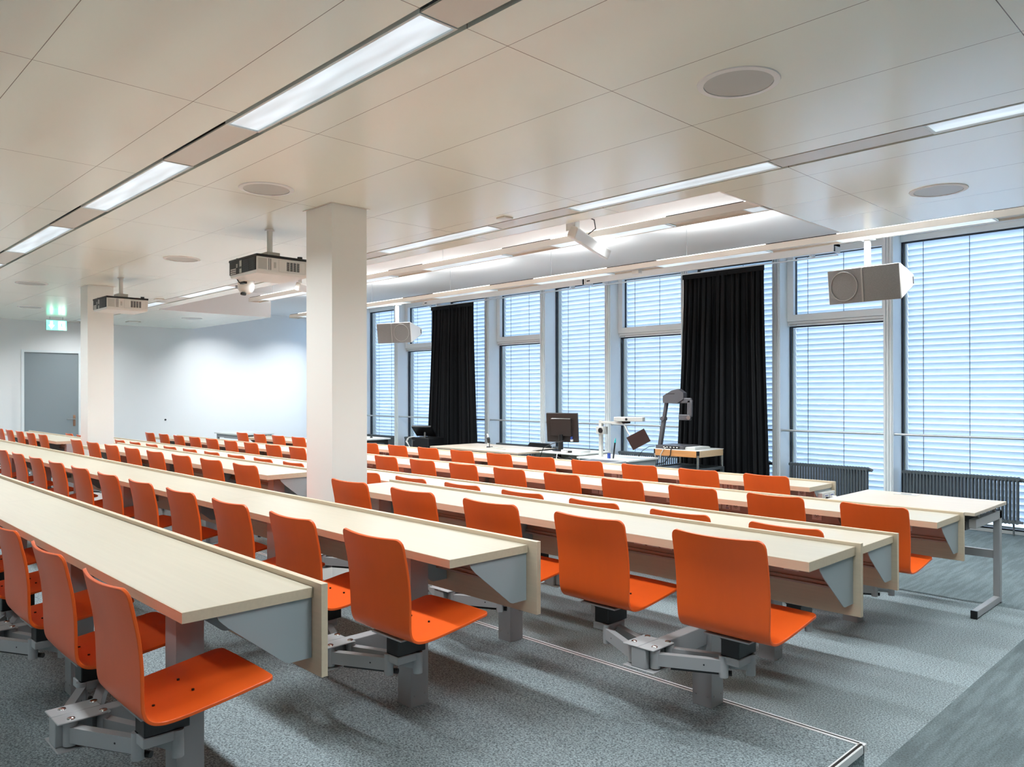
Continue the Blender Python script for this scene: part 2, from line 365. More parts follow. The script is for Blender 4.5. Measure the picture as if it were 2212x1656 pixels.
beam(7.30, 7.49, -13.6, 2.4, [(-1.15, .15)] + segs4[2:], 'beige light beam running parallel to the windows by the ceiling edge', 4)

for (y0, y1, l) in ((7.05, 7.75, 'added unseen linear wall washer in the raised ceiling, middle of the end wall'), (9.0, 9.6, 'added unseen linear wall washer in the raised ceiling, window end of the end wall')):  # unseen fittings, added to make the bright patches on the end wall
    t = thing('added_wall_washer', l, 'ceiling light', (-15.9, (y0 + y1) / 2, RZ), 'added wall washers before the end wall')
    MB().m(beamm).box(-15.96, -15.84, y0, y1, RZ - .07, RZ).m(lensm).box(-15.95, -15.85, y0 + .01, y1 - .01, RZ - .074, RZ - .07).build('housing', parent=t)
    la = area('lamp_light', -15.95, -15.85, y0 + .02, y1 - .02, RZ - .08, 17, spread=100, parent=t); la.rotation_euler = (0, math.radians(24), 0); la.location.z -= .04
# round ceiling speakers, smoke heads, small panels
spk = [(-1.83, 3.25, 'beside the aisle, above the gap of the third row'), (-1.82, 6.01, 'near the window side above the striped carpet'), (-5.09, 2.56, 'just before the first column'),
       (-8.38, 3.25, 'midway between the two columns'), (-11.58, 2.56, 'just before the second column'), (-14.79, 3.25, 'beyond the second column by the door'), (-14.96, 5.99, 'in the low ceiling corner by the end wall'),
       (-17.0, 2.56, 'close to the end wall before the door')]
for (x, y, pl) in spk:
    t = thing('ceiling_speaker', f'round flush ceiling speaker {pl}', 'ceiling speaker', (x, y, CZ), 'round ceiling speakers')
    MB().m(lgrey).cyl((x, y, CZ - .004), (x, y, CZ + .001), .155, 48).build('grille', parent=t)
    ring = MB().m(wall_m)
    n = 48; vs = []; fs = []
    for i in range(n):
        a = 2 * math.pi * i / n
        for r, z in ((.157, CZ - .007), (.185, CZ - .005), (.188, CZ + .001), (.157, CZ + .001)): vs.append((x + r * math.cos(a), y + r * math.sin(a), z))
    for i in range(n):
        for j in range(4): fs.append((i * 4 + j, ((i + 1) % n) * 4 + j, ((i + 1) % n) * 4 + (j + 1) % 4, i * 4 + (j + 1) % 4))
    ring.add(vs, fs).build('rim', parent=t)
for (x, y, s, l) in ((-4.58, 4.385, .05, 'small square ceiling sensor near the recess edge'), (-12.2, 4.385, .06, 'small square ceiling sensor beyond the second projector'), (-16.4, 5.39, .11, 'square ceiling plate in the low corner by the end wall')):
    tag(MB().m(infill).prism([(x - s, y - s), (x + s, y - s), (x + s, y + s), (x - s, y + s)], 'z', CZ - .012, CZ + .001).build('ceiling_sensor', bevel=.004), l, 'sensor')
tag(MB().m(plastic).box(-5.53, -5.43, 7.36, 7.43, 2.955, 3.0).build('motion_sensor', bevel=.006), 'small white sensor box under the window-side light beam', 'sensor')

# ------------------------------------------------------------------ columns
for i, (x0, x1, y0, y1, l) in enumerate(((-5.50, -5.12, 3.10, 3.41, 'square white column in the gap of the third row, nearer the aisle'), (-11.53, -11.22, 3.12, 3.44, 'square white column in the gap of the third row, nearer the door'))):
    o = MB().m(col_m).box(x0, x1, y0, y1, 0, CZ).m(infill).box(x0 - .02, x1 + .02, y0 - .02, y1 + .02, CZ - .003, CZ).build('column', bevel=.006)
    o['kind'] = 'structure'; o['label'] = l

# ------------------------------------------------------------------ windows
GY = 9.90
posts = [-3.405 - 1.413 * k for k in range(10)]     # right edges
PW = .112
bays = [(-2.05, posts[0])] + [(posts[k] - PW, posts[k + 1]) for k in range(9)] + [(posts[9] - PW, XL)]
for i, xr_ in enumerate(posts):
    p = MB().m(framew)
    x0, x1 = xr_ - PW, xr_
    p.box(x0, x1, 9.62, 9.95, 0, RZ)
    for j in range(3): p.box(x0 + .012 + j * .034, x0 + .030 + j * .034, 9.60, 9.62, 0, RZ)
    o = p.build(f'trim_{i + 10}'); o['kind'] = 'structure'; o['label'] = f'pale grey ribbed window post number {i + 1} from the white wall return'
struct('wall_window', MB().m(framew).box(XL, -2.05, 9.86, 10.0, 3.37, 3.6).box(XL, -2.05, 9.6, 9.86, 3.44, RZ + .01).box(XL, -2.05, 9.88, 10.0, -.05, .035), label='pale grey head and sill band of the window wall')
baynames = ['beside the white wall return', 'second from the wall return', 'behind the larger black curtain', 'behind the document cameras', 'behind the monitor desk', 'beside the smaller black curtain', 'behind the smaller black curtain',
            'next to the lectern screen', 'ninth from the wall return', 'tenth from the wall return', 'by the end wall']
def frame_rect(mb, x0, x1, z0, z1, wd, y0, y1):
    mb.box(x0, x1, y0, y1, z0, z0 + wd).box(x0, x1, y0, y1, z1 - wd, z1).box(x0, x0 + wd, y0, y1, z0 + wd, z1 - wd).box(x1 - wd, x1, y0, y1, z0 + wd, z1 - wd)
for i, (xr_, xl_) in enumerate(bays):
    wn = sroot(f'window_{i + 1}', f'tall window {baynames[i]}', ((xl_ + xr_) / 2, GY, 0))
    if i % 2 == 0:
        fr = MB().m(gasket); frame_rect(fr, xl_ + .001, xr_ - .001, .037, 3.368, .016, GY - .012, GY + .03); fr.build('gasket', parent=wn)
        MB().m(glassm).box(xl_ + .016, xr_ - .016, GY, GY + .008, .053, 3.352).build('pane', parent=wn)
    else:
        fr = MB().m(gasket); frame_rect(fr, xl_ + .001, xr_ - .001, .037, 2.44, .016, GY - .012, GY + .03)
        fr.build('gasket', parent=wn)
        MB().m(glassm).box(xl_ + .016, xr_ - .016, GY, GY + .008, .053, 2.424).build('pane', parent=wn)
        MB().m(framew).box(xl_ + .001, xr_ - .001, GY - .06, GY + .03, 2.44, 2.50).m(dark).box(xl_ + .02, xr_ - .02, GY - .063, GY - .058, 2.462, 2.466).m(lgrey).box(xl_ + .03, xl_ + .12, GY - .075, GY - .06, 2.447, 2.462).build('transom', parent=wn)
        sa = MB().m(framew); frame_rect(sa, xl_ + .002, xr_ - .002, 2.502, 3.438, .085, GY - .085, GY + .0); s_ = sa.build('sash', parent=wn)
        g2 = MB().m(gasket); frame_rect(g2, xl_ + .086, xr_ - .086, 2.586, 3.354, .010, GY - .02, GY + .012); g2.build('sash_gasket', parent=wn)
        MB().m(glassm).box(xl_ + .094, xr_ - .094, GY, GY + .008, 2.594, 3.346).build('sash_pane', parent=wn)
        MB().m(dark).cyl(((xl_ + xr_) / 2, GY - .09, 3.42), ((xl_ + xr_) / 2, GY - .086, 3.40), .006, 8).build('latch', parent=wn)
    # outside venetian blind
    bt = thing('venetian_blind', f'pale outdoor venetian blind outside the window {baynames[i]}', 'blind', ((xl_ + xr_) / 2, GY + .12, 0), 'outdoor blinds along the window wall')
    sl = MB().m(slatm); a = math.radians(64); z = 3.40; prof = []
    for t_ in (-1, -.5, 0, .5, 1):
        u = t_ * .040; b_ = .007 * (1 - t_ * t_)
        prof.append((u * math.cos(a) - b_ * math.sin(a), -u * math.sin(a) - b_ * math.cos(a)))
    xa, xb = xl_ + .035, xr_ - .02
    while z > .07:
        vs = []; tk = .0012
        for (py, pz) in prof: vs += [(xa, GY + .12 + py, z + pz), (xb, GY + .12 + py, z + pz)]
        for (py, pz) in prof: vs += [(xa, GY + .12 + py + tk * math.sin(a), z + pz + tk * math.cos(a)), (xb, GY + .12 + py + tk * math.sin(a), z + pz + tk * math.cos(a))]
        fs = []
        for q in range(4):
            fs.append((q * 2, q * 2 + 1, q * 2 + 3, q * 2 + 2)); fs.append((10 + q * 2, 10 + q * 2 + 2, 10 + q * 2 + 3, 10 + q * 2 + 1))
        fs += [(0, 10, 11, 1), (8, 9, 19, 18)]
        sl.add(vs, fs); z -= .0725
    sl.build('slats', parent=bt)
    cd = MB().m(gasket)
    W = xb - xa
    for fx in (.14, .52, .93): cd.box(xa + W * fx - .003, xa + W * fx + .003, GY + .078, GY + .081, .05, 3.42)
    cd.build('ladder_cords', parent=bt)
    MB().m(lgrey).box(xl_ + .002, xa - .004, GY + .034, GY + .15, .04, 3.45).box(xb + .004, xr_ - .001, GY + .09, GY + .15, .04, 3.45).build('guide_rail', parent=bt)
    MB().m(lgrey).box(xa, xb, GY + .09, GY + .15, .04, .065).build('bottom_rail', parent=bt)
    # handrail
    if i < 10:
        rl = MB().m(alu).cyl((xl_ + .001, 9.655, 1.065), (xr_ - .001, 9.655, 1.065), .015, 14)
        rl.cyl((xl_ + .001, 9.655, 1.065), (xl_ + .006, 9.655, 1.065), .022, 14).cyl((xr_ - .006, 9.655, 1.065), (xr_ - .001, 9.655, 1.065), .022, 14)
        tag(rl.build('guard_rail'), f'round steel guard rail across the window {baynames[i]}', 'rail', 'steel guard rails across the windows')
    # radiator
    if i != 10:
        rx0, rx1 = xl_ + .06, xr_ - (.20 if i == 1 else .10)
        rt = thing('radiator', f'dark grey column radiator under the window {baynames[i]}', 'radiator', ((rx0 + rx1) / 2, 9.78, 0), 'column radiators along the windows')
        n = int((rx1 - rx0) / .036); tb = MB().m(radm)
        for q in range(n):
            x = rx0 + q * .036
            tb.box(x + .006, x + .022, 9.745, 9.760, .13, .635).box(x + .006, x + .022, 9.80, 9.815, .13, .635)
            tb.cyl((x + .014, 9.742, .62), (x + .014, 9.818, .62), .022, 8).cyl((x + .014, 9.742, .15), (x + .014, 9.818, .15), .022, 8)
        tb.build('columns_body', parent=rt)
        MB().m(radm).cyl((rx0 - .01, 9.78, .62), (rx0 + n * .036 + .02, 9.78, .60), .014, 10).cyl((rx0 - .01, 9.78, .15), (rx0 + n * .036 + .03, 9.78, .15), .014, 10).build('manifold', parent=rt)
        MB().m(radm).cyl((rx0 + .05, 9.78, 0), (rx0 + .05, 9.78, .15), .010, 8).cyl((rx0 + n * .036 - .06, 9.78, 0), (rx0 + n * .036 - .06, 9.78, .15), .010, 8).build('foot', parent=rt)
        MB().m(radm).cyl((rx0 + n * .036 + .005, 9.78, .62), (rx0 + n * .036 + .045, 9.78, .60), .018, 10).build('valve', parent=rt)

# outside
o = MB().m(groundm).box(-60, 40, 10.0, 70, -.3, -.1).build('ground_outside'); o['kind'] = 'structure'; o['label'] = 'pale paving outside the windows'
fo = MB().m(leafm)
for (cx_, cy_, r_, n_) in ((-8.2, 12.6, 1.0, 1500), (-17.0, 13.2, 1.4, 1700), (-21.5, 14.0, 1.6, 1200), (-5.9, 12.2, .8, 900)):
    for q in range(n_):
        th = random.uniform(0, 2 * math.pi); rr = r_ * math.sqrt(random.random()); zz = random.uniform(0, 2.3)
        p = Vector((cx_ + rr * math.cos(th), cy_ + rr * math.sin(th) * .6, zz)); s_ = random.uniform(.04, .08)
        a_ = Vector((random.uniform(-1, 1), random.uniform(-1, 1), random.uniform(-1, 1))).normalized() * s_; b_ = a_.orthogonal().normalized() * s_ * .7
        fo.add([p - a_, p - b_, p + a_, p + b_], [(0, 1, 2, 3)])
tag(fo.build('shrub_foliage', smooth=False), 'green leafy shrubs growing outside behind the blinds', 'shrubs', kind='stuff')

# ------------------------------------------------------------------ curtains
def curtain(xa, xb, xa2, xb2, zt, y, folds, label):
    n = folds * 10; rows = 14; vs = []; fs = []
    ph = [0.0]
    for i in range(n): ph.append(ph[-1] + random.uniform(.35, 1.15) * 2 * math.pi / 10)
    am = [random.uniform(.6, 1.25) for _ in range(n + 1)]
    for j in range(rows + 1):
        t = j / rows; z = zt + (.03 - zt) * t
        for i in range(n + 1):
            u = i / n; e = t * t * (3 - 2 * t)
            x0 = xa + (xa2 - xa) * e; x1 = xb + (xb2 - xb) * e
            amp = .016 + .030 * min(1, t * 3.5)
            vs.append((x0 + (x1 - x0) * u + .01 * math.sin(ph[i] * 1.7), y + amp * am[i] * math.sin(ph[i]) + .006 * math.sin(u * 9 + t * 3), z))
    for j in range(rows):
        for i in range(n): a_ = j * (n + 1) + i; fs.append((a_, a_ + 1, a_ + n + 2, a_ + n + 1))
    t_ = thing('curtain', label, 'curtain', ((xa + xb) / 2, y, 0))
    o_ = MB().m(curtm).add(vs, fs).build('cloth', parent=t_); o_.modifiers.new('thickness', 'SOLIDIFY').thickness = .004
    MB().m(curtm).box(xa - .005, xb + .005, y - .022, y - .002, zt - .06, zt + .02).build('heading_tape', parent=t_)
curtain(-6.085, -4.875, -6.21, -4.80, 3.20, 9.30, 22, 'larger black pleated curtain beside the document camera cart')
curtain(-11.74, -10.53, -11.9, -10.42, 3.20, 9.30, 22, 'smaller black pleated curtain behind the lectern and the large table')
def track(x0, x1, label):
    t = thing('curtain_pelmet', label, 'pelmet', ((x0 + x1) / 2, 9.2, 3.24), 'white curtain pelmet boxes')
    MB().m(wall_m).box(x0, x1, 9.14, 9.17, 3.235, 3.335).box(x0, x1, 9.17, 9.31, 3.305, 3.335).box(x0, x0 + .02, 9.12, 9.315, 3.23, 3.34).box(x1 - .02, x1, 9.12, 9.315, 3.23, 3.34).build('box', parent=t)
    MB().m(alu).box(x0 + .02, x1 - .02, 9.27, 9.31, 3.205, 3.22).build('rail', parent=t)
    MB().m(wall_m).box(x0 + .3, x0 + .33, 9.2, 9.3, 3.22, RZ).box(x1 - .33, x1 - .30, 9.2, 9.3, 3.22, RZ).build('hanger', parent=t)
    MB().m(dark).box(x0 + .04, x0 + .10, 9.136, 9.14, 3.27, 3.285).build('maker_plate', parent=t)
track(-7.76, -3.90, 'white pelmet box above the larger black curtain')
track(-11.80, -7.80, 'white pelmet box above the smaller black curtain')

# ------------------------------------------------------------------ chairs
def profile():
    pts = [(0, .872), (.018, .805), (.036, .735), (.048, .665), (.054, .605), (.058, .555), (.064, .515), (.078, .487), (.102, .471), (.135, .466), (.185, .469), (.26, .480), (.35, .494), (.42, .506), (.478, .514)]
    out = []
    n = len(pts)
    for i in range(n - 1):
        p0 = pts[max(i - 1, 0)]; p1 = pts[i]; p2 = pts[i + 1]; p3 = pts[min(i + 2, n - 1)]
        for s in range(4):
            t = s / 4
            f = lambda a, b, c_, d: .5 * ((2 * b) + (-a + c_) * t + (2 * a - 5 * b + 4 * c_ - d) * t * t + (-a + 3 * b - 3 * c_ + d) * t ** 3)
            out.append((f(p0[0], p1[0], p2[0], p3[0]), f(p0[1], p1[1], p2[1], p3[1])))
    out.append(pts[-1]); return out
def shell_mesh():
    P = profile(); L = [0]
    for a, b in zip(P, P[1:]): L.append(L[-1] + math.hypot(b[0] - a[0], b[1] - a[1]))
    tot = L[-1]; th = .011; cols = 14
    def halfw(s):
        w_ = .205
        waist = .205 - .006 * math.exp(-((s - .42) / .12) ** 2)
        w_ = waist
        r = .035
        if s < r: w_ -= r - math.sqrt(max(0, r * r - (r - s) ** 2))
        r2_ = .030; d = tot - s
        if d < r2_: w_ -= r2_ - math.sqrt(max(0, r2_ * r2_ - (r2_ - d) ** 2))
        return w_
    # resample more finely at both ends
    S = [0, .002, .006, .012, .02, .035] + [L_ for L_ in L if .05 < L_ < tot - .045] + [tot - .04, tot - .03, tot - .022, tot - .016, tot - .010, tot - .006, tot - .002, tot]
    def at(s):
        for i in range(len(L) - 1):
            if s <= L[i + 1] + 1e-9:
                t = (s - L[i]) / max(1e-9, L[i + 1] - L[i]); return (P[i][0] + (P[i + 1][0] - P[i][0]) * t, P[i][1] + (P[i + 1][1] - P[i][1]) * t)
        return P[-1]
    top = []; bot = []
    for s in S:
        y, z = at(s); y2, z2 = at(min(s + .01, tot)); y1, z1 = at(max(s - .01, 0)); ty, tz = y2 - y1, z2 - z1; l = math.hypot(ty, tz); ny, nz_ = -tz / l, ty / l   # towards the sitter
        if nz_ < 0 and ny < 0: ny, nz_ = -ny, -nz_
        cur = .026 * max(0, 1 - s / .46); cur2 = .008 * max(0, (s - .42) / .5)
        hw = halfw(s)
        for k in range(cols + 1):
            u = -1 + 2 * k / cols; x = hw * u; q = (x / .205) ** 2
            yy = y + ny * (cur * q); zz = z + nz_ * (cur * q) - cur2 * q * .6
            top.append(Vector((x, yy + ny * th, zz + nz_ * th))); bot.append(Vector((x, yy, zz)))
    nr = len(S); nc = cols + 1; vs = top + bot; N = nr * nc; fs = []
    for i in range(nr - 1):
        for k in range(cols):
            a_ = i * nc + k; fs.append((a_, a_ + 1, a_ + nc + 1, a_ + nc)); fs.append((N + a_, N + a_ + nc, N + a_ + nc + 1, N + a_ + 1))
        fs.append((i * nc, (i + 1) * nc, N + (i + 1) * nc, N + i * nc)); fs.append((i * nc + cols, N + i * nc + cols, N + (i + 1) * nc + cols, (i + 1) * nc + cols))
    for k in range(cols):
        fs.append((k, N + k, N + k + 1, k + 1)); a_ = (nr - 1) * nc + k; fs.append((a_, a_ + 1, N + a_ + 1, N + a_))
    return vs, fs
def make_chair(side):
    """origin on the floor under the top edge of the backrest; the shared bracket lies at x = -side*.322"""
    t = thing('swing_arm_chair', 'x', 'chair')
    vs, fs = shell_mesh(); sh = MB().m(orange).add(vs, fs).build('seat_shell', parent=t)
    sh.modifiers.new('bevel', 'BEVEL').width = .0025; sh.modifiers['bevel'].segments = 2; sh.modifiers['bevel'].limit_method = 'ANGLE'; sh.modifiers['bevel'].angle_limit = math.radians(50)
    for (x, y, z) in ((-.06, .15, .4795), (.06, .15, .4795), (-.06, .27, .4965), (.06, .27, .4965)): MB().m(blackp).cyl((x, y, z - .004), (x, y, z + .0015), .0045, 10).build('screw', parent=sh)
    MB().m(greyp).box(-.10, .10, .10, .30, .4555, .4625).build('mounting_plate', parent=t, bevel=.001)
    MB().m(blackp).prism([(-.04, .375), (.04, .375), (.04, .44), (.06, .452), (-.06, .452), (-.04, .44)], 'y', .13, .27).box(-.075, .075, .12, .29, .448, .4560).build('swivel_housing', parent=t, bevel=.004)
    hx = -side * .322
    for (dy, ex, ey) in ((-.012, -side * .03, .135), (.088, side * .035, .232)):
        p0 = (hx + side * .052, .03 + dy - .01, .335); p1 = (ex, ey, .335)
        ar = MB().m(greyp).bar(p0, p1, .030, .050)
        ar.cyl((p0[0], p0[1], .298), (p0[0], p0[1], .374), .021, 16).cyl((p1[0], p1[1], .290), (p1[0], p1[1], .376), .019, 16)
        d = (Vector(p1) - Vector(p0)).normalized(); s_ = d.cross(Vector((0, 0, 1))); q = Vector(p0) + d * (Vector(p1) - Vector(p0)).length * .72
        ar.m(blackp).cyl(q + s_ * .0148, q + s_ * .0156, .0035, 8).cyl(q - s_ * .0156, q - s_ * .0148, .0035, 8)
        ar.build('swing_arm', parent=t, bevel=.003)
    MB().m(greyp).box(-.045, .045, .125, .245, .345, .376).build('arm_carrier', parent=t, bevel=.003)
    MB().m(blackp).cyl((hx + side * .10, .05, .300), (-side * .04, .15, .300), .0085, 12).cyl((-side * .05, .145, .300), (-side * .012, .168, .300), .011, 12).build('damper', parent=t)
    return t
protoR = make_chair(1); protoL = make_chair(-1)
used = set()
ordn = ['first', 'second', 'third', 'fourth', 'fifth', 'sixth', 'seventh', 'eighth', 'ninth', 'tenth', 'eleventh', 'twelfth', 'thirteenth', 'fourteenth', 'fifteenth', 'sixteenth', 'seventeenth', 'eighteenth', 'nineteenth', 'twentieth', 'twenty-first']
def put_chair(x, y, z, side, label, group):
    pr = protoR if side > 0 else protoL
    if side not in used: used.add(side); o_ = pr
    else: o_ = copy_tree(pr)
    o_.location = (x, y, z); o_['label'] = label; o_['group'] = group

# ------------------------------------------------------------------ desks
_b = MB().m(chrome).cyl((0, 0, 0), (0, 0, .0025), .013, 20, .0115).cyl((0, 0, .0025), (0, 0, .0045), .0115, 20, .006)
BOLT = _b.build('bolt'); COL.objects.unlink(BOLT)
def desk(x0, x1, yp, zf, yb, c0, sp, nch, rowname, endname, single_first, label):
    yb -= .028; c0 -= .010
    """x1 = aisle-side end of the back panel, yp = outer face of the back panel, yb = chair back line"""
    t = thing('lecture_desk', label, 'desk', ((x0 + x1) / 2, yp - .25, zf), 'long maple desk rows')
    ov = .055 if yp < 3 else .024; T0, T1 = x0 + ov, x1 - ov; yt0, yt1 = yp - .475, yp - .028; dz = .006 if zf > 0 and yp < 3 else .010
    if True:
        top = MB().m(maple)
        L_ = T1 - T0; k = max(1, round(L_ / 2.58)); 
        for q in range(k):
            a_ = T0 + L_ * q / k + (.0008 if q else 0); b_ = T0 + L_ * (q + 1) / k - (.0008 if q < k - 1 else 0)
            top.m(maple).box(a_, b_, yt0 + .003, yt1, zf + .722, zf + .75 + dz).m(maple_e).box(a_, b_, yt0, yt0 + .003, zf + .7215, zf + .7495 + dz)
        top.m(maple_e).box(T1, T1 + .002, yt0, yt1, zf + .7215, zf + .7495 + dz).box(T0 - .002, T0, yt0, yt1, zf + .7215, zf + .7495 + dz)
        top.build('tabletop', parent=t)
    MB().m(maple_e).box(x0, x1, yp - .025, yp, zf + .455, zf + .775).build('back_panel', parent=t, bevel=.0015)
    poly = [(yp - .36, zf + .7205), (yp - .355, zf + .705), (yp - .325, zf + .675), (yp - .125, zf + .515), (yp - .11, zf + .510), (yp - .027, zf + .510), (yp - .027, zf + .7205)]
    hubs = [c0 - sp * (2 * q + .5) for q in range((nch + 1) // 2)]
    for xx, sg in [(T1 - .012, 1), (T0 + .008, -1)]: MB().m(greyb).prism(poly, 'x', xx, xx + .004).build('end_bracket', parent=t)
    ch = MB().m(channel).box(T0 + .02, T1 - .02, yp - .075, yp - .0255, zf + .60, zf + .7215).box(T0 + .02, T1 - .02, yp - .095, yp - .075, zf + .575, zf + .585).box(T0 + .02, T1 - .02, yp - .085, yp - .0255, zf + .585, zf + .60)
    ch.build('cable_channel', parent=t, bevel=.002)
    for h_ in hubs:
        MB().m(greyb).prism(poly, 'x', h_ - .09, h_ - .086).build('middle_bracket', parent=t)
        lg = MB().m(greyp).box(h_ - .05, h_ + .05, yp - .35, yp - .25, zf, zf + .7205)
        lg.m(steel).cyl((h_ + .0505, yp - .33, zf + .05), (h_ + .053, yp - .33, zf + .05), .005, 8).cyl((h_ + .0505, yp - .27, zf + .05), (h_ + .053, yp - .27, zf + .05), .005, 8)
        lg.cyl((h_ - .03, yp - .353, zf + .05), (h_ - .03, yp - .3505, zf + .05), .005, 8).cyl((h_ + .03, yp - .353, zf + .05), (h_ + .03, yp - .3505, zf + .05), .005, 8)
        lg.build('leg', parent=t, bevel=.003)
        yh = yb + .04
        MB().m(greyp).box(h_ - .028, h_ + .028, yh + .04, yp - .35, zf + .285, zf + .372).build('support_beam', parent=t, bevel=.003)
        pb = MB().m(greyp).box(h_ - .078, h_ - .001, yh - .075, yh + .075, zf + .376, zf + .382).box(h_ + .001, h_ + .078, yh - .075, yh + .075, zf + .376, zf + .382)
        pb.box(h_ - .078, h_ + .078, yh - .075, yh + .075, zf + .286, zf + .292).box(h_ - .036, h_ + .036, yh - .072, yh + .04, zf + .292, zf + .376)
        pbo = pb.build('pivot_bracket', parent=t, bevel=.003)
        for sx in (-1, 1):
            for (bx, by) in ((.052, -.030), (.052, .066)):
                bo = BOLT.copy(); COL.objects.link(bo); bo.parent = pbo; bo.location = Vector((h_ + sx * bx, yh + by, zf + .382)) - t.location
    # outlets
    k = 0
    for q in range(nch):
        cx_ = c0 - sp * q - .03
        single = (q % 2 == 0) == single_first
        plates = [(cx_, 's')] if single else [(cx_ - .02, 's'), (cx_ - .105, 'r'), (cx_ - .19, 'b')]
        if cx_ < -12.5: continue
        for (px_, kind) in plates:
            y = yp - .0765; z = zf + .655
            pl = MB().m(plastic).box(px_ - .036, px_ + .036, y - .004, y + .001, z - .034, z + .034)
            if kind == 's':
                pl.m(lgrey).cyl((px_, y - .0055, z), (px_, y - .004, z), .024, 6)
                pl.m(dark)
                for (dx, dz) in ((-.0095, 0), (.0095, 0), (0, -.005)): pl.cyl((px_ + dx, y - .0062, z + dz), (px_ + dx, y - .0052, z + dz), .0032, 8)
            if kind == 'r':
                pl.m(sockd).box(px_ + .004, px_ + .010, y - .005, y - .004, z - .014, z + .012).box(px_ + .010, px_ + .022, y - .005, y - .004, z - .004, z).m(blue).box(px_ - .002, px_ + .024, y - .005, y - .004, z - .026, z - .021)
            pl.build('outlet_plate', parent=t, smooth=False)
    for q in range(nch):
        side = 1 if q % 2 == 0 else -1
        put_chair(c0 - sp * q, yb, zf, side, f'orange plywood chair, {ordn[q]} from the {endname} in the {rowname}', f'orange chairs of the {rowname}')
    return t
desk(-8.9, -2.35, 1.405, PL, .74, -2.50, .64, 8, 'back row', 'aisle end', True, 'long maple desk of the back row, farthest from the windows')
desk(-14.2, -2.35, 2.467, PL, 1.72, -2.55, .640, 17, 'second row from the back', 'aisle end', False, 'long maple desk of the second row from the back')
desk(-4.82, -1.34, 3.432, PL, 2.66, -1.587, .652, 5, 'short third row', 'aisle end', True, 'short maple desk on the platform edge between aisle and first column')
desk(-10.98, -5.85, 3.432, PL, 2.70, -5.735, .634, 8, 'third row between both columns', 'first column', True, 'maple desk on the platform edge between the two white columns')
desk(-15.65, -12.02, 3.432, PL, 2.72, -11.76, .637, 6, 'third row beyond it', 'second column', True, 'maple desk on the platform edge beyond the second column near the door')
desk(-15.1, -1.598, 4.598, 0, 3.82, -1.883, .645, 21, 'third row from the front', 'aisle end', False, 'long maple desk of the third row from the front, on the lower floor')
desk(-14.9, -1.57, 5.70, 0, 4.90, -1.845, .6445, 20, 'second row from the front', 'aisle end', False, 'long maple desk of the second row from the front, ahead of the loose table')
desk(-13.6, -2.91, 6.85, 0, 6.03, -3.145, .651, 16, 'front row', 'aisle end', True, 'long maple desk of the front row with a grey power box')

# power box at the end of the front row
t = thing('power_box', 'grey socket box with plugged cables at the front desk end', 'power box', (-2.92, 6.75, .6))
MB().m(lgrey).box(-2.975, -2.895, 6.55, 6.80, .50, .70).build('box', parent=t, bevel=.006)
for (y, z) in ((6.61, .645), (6.72, .645), (6.61, .555), (6.72, .555)):
    MB().m(plastic).box(-2.895, -2.889, y - .045, y + .045, z - .04, z + .04).m(blue).box(-2.8895, -2.888, y - .03, y + .03, z + .026, z + .032).build('socket_plate', parent=t)
tag(MB().m(blackp).cyl((-2.888, 6.61, .645), (-2.84, 6.60, .64), .02, 14).tube([(-2.845, 6.60, .64), (-2.80, 6.61, .62), (-2.76, 6.66, .56), (-2.75, 6.70, .40), (-2.75, 6.72, .02)], .006, 8).build('power_plug'), 'black plug and cable in the grey socket box', 'plug')
tag(MB().m(plastic).cyl((-2.888, 6.72, .645), (-2.85, 6.72, .65), .018, 14).tube([(-2.855, 6.72, .65), (-2.80, 6.76, .64), (-2.74, 6.82, .56), (-2.72, 6.84, .40), (-2.72, 6.84, .02)], .005, 8).build('power_plug'), 'white plug and cable in the grey socket box', 'plug')

# ------------------------------------------------------------------ loose table at the aisle (right front)
t = thing('cantilever_table', 'beige table on grey steel C-shaped legs before the windows', 'table', (-2.05, 6.25, 0))
MB().m(tablem).box(-2.56, -1.555, 5.87, 6.66, .728, .752).build('tabletop', parent=t, bevel=.003)
MB().m(lgrey).box(-2.30, -2.13, 6.50, 6.60, .7525, .755).m(sockd).box(-2.26, -2.18, 6.535, 6.565, .755, .756).build('cable_flap', parent=t)
for x in (-2.50, -1.60):
    o = MB().m(greyp).box(x - .022, x + .022, 6.57, 6.63, .05, .69).box(x - .022, x + .022, 5.98, 6.63, .628, .69).box(x - .02, x + .02, 6.02, 6.63, .006, .055).build('leg', parent=t, bevel=.004)
    MB().m(blackp).box(x - .021, x + .021, 6.008, 6.022, 0, .056).box(x - .021, x + .021, 6.60, 6.634, 0, .006).box(x - .02, x + .02, 6.03, 6.06, 0, .006).build('end_cap', parent=o)
    MB().m(greyp).cyl((x, 6.10, .69), (x, 6.10, .728), .012, 10).cyl((x, 6.50, .69), (x, 6.50, .728), .012, 10).build('spacer', parent=t)
MB().m(greyp).box(-2.478, -1.622, 6.585, 6.615, .33, .39).build('crossbar', parent=t, bevel=.003)
MB().m(blackp).box(-2.44, -1.66, 6.06, 6.36, .60, .625).box(-2.44, -2.42, 6.06, 6.36, .625, .70).box(-1.68, -1.66, 6.06, 6.36, .625, .70).box(-2.44, -1.66, 6.05, 6.06, .60, .66).build('cable_tray', parent=t)

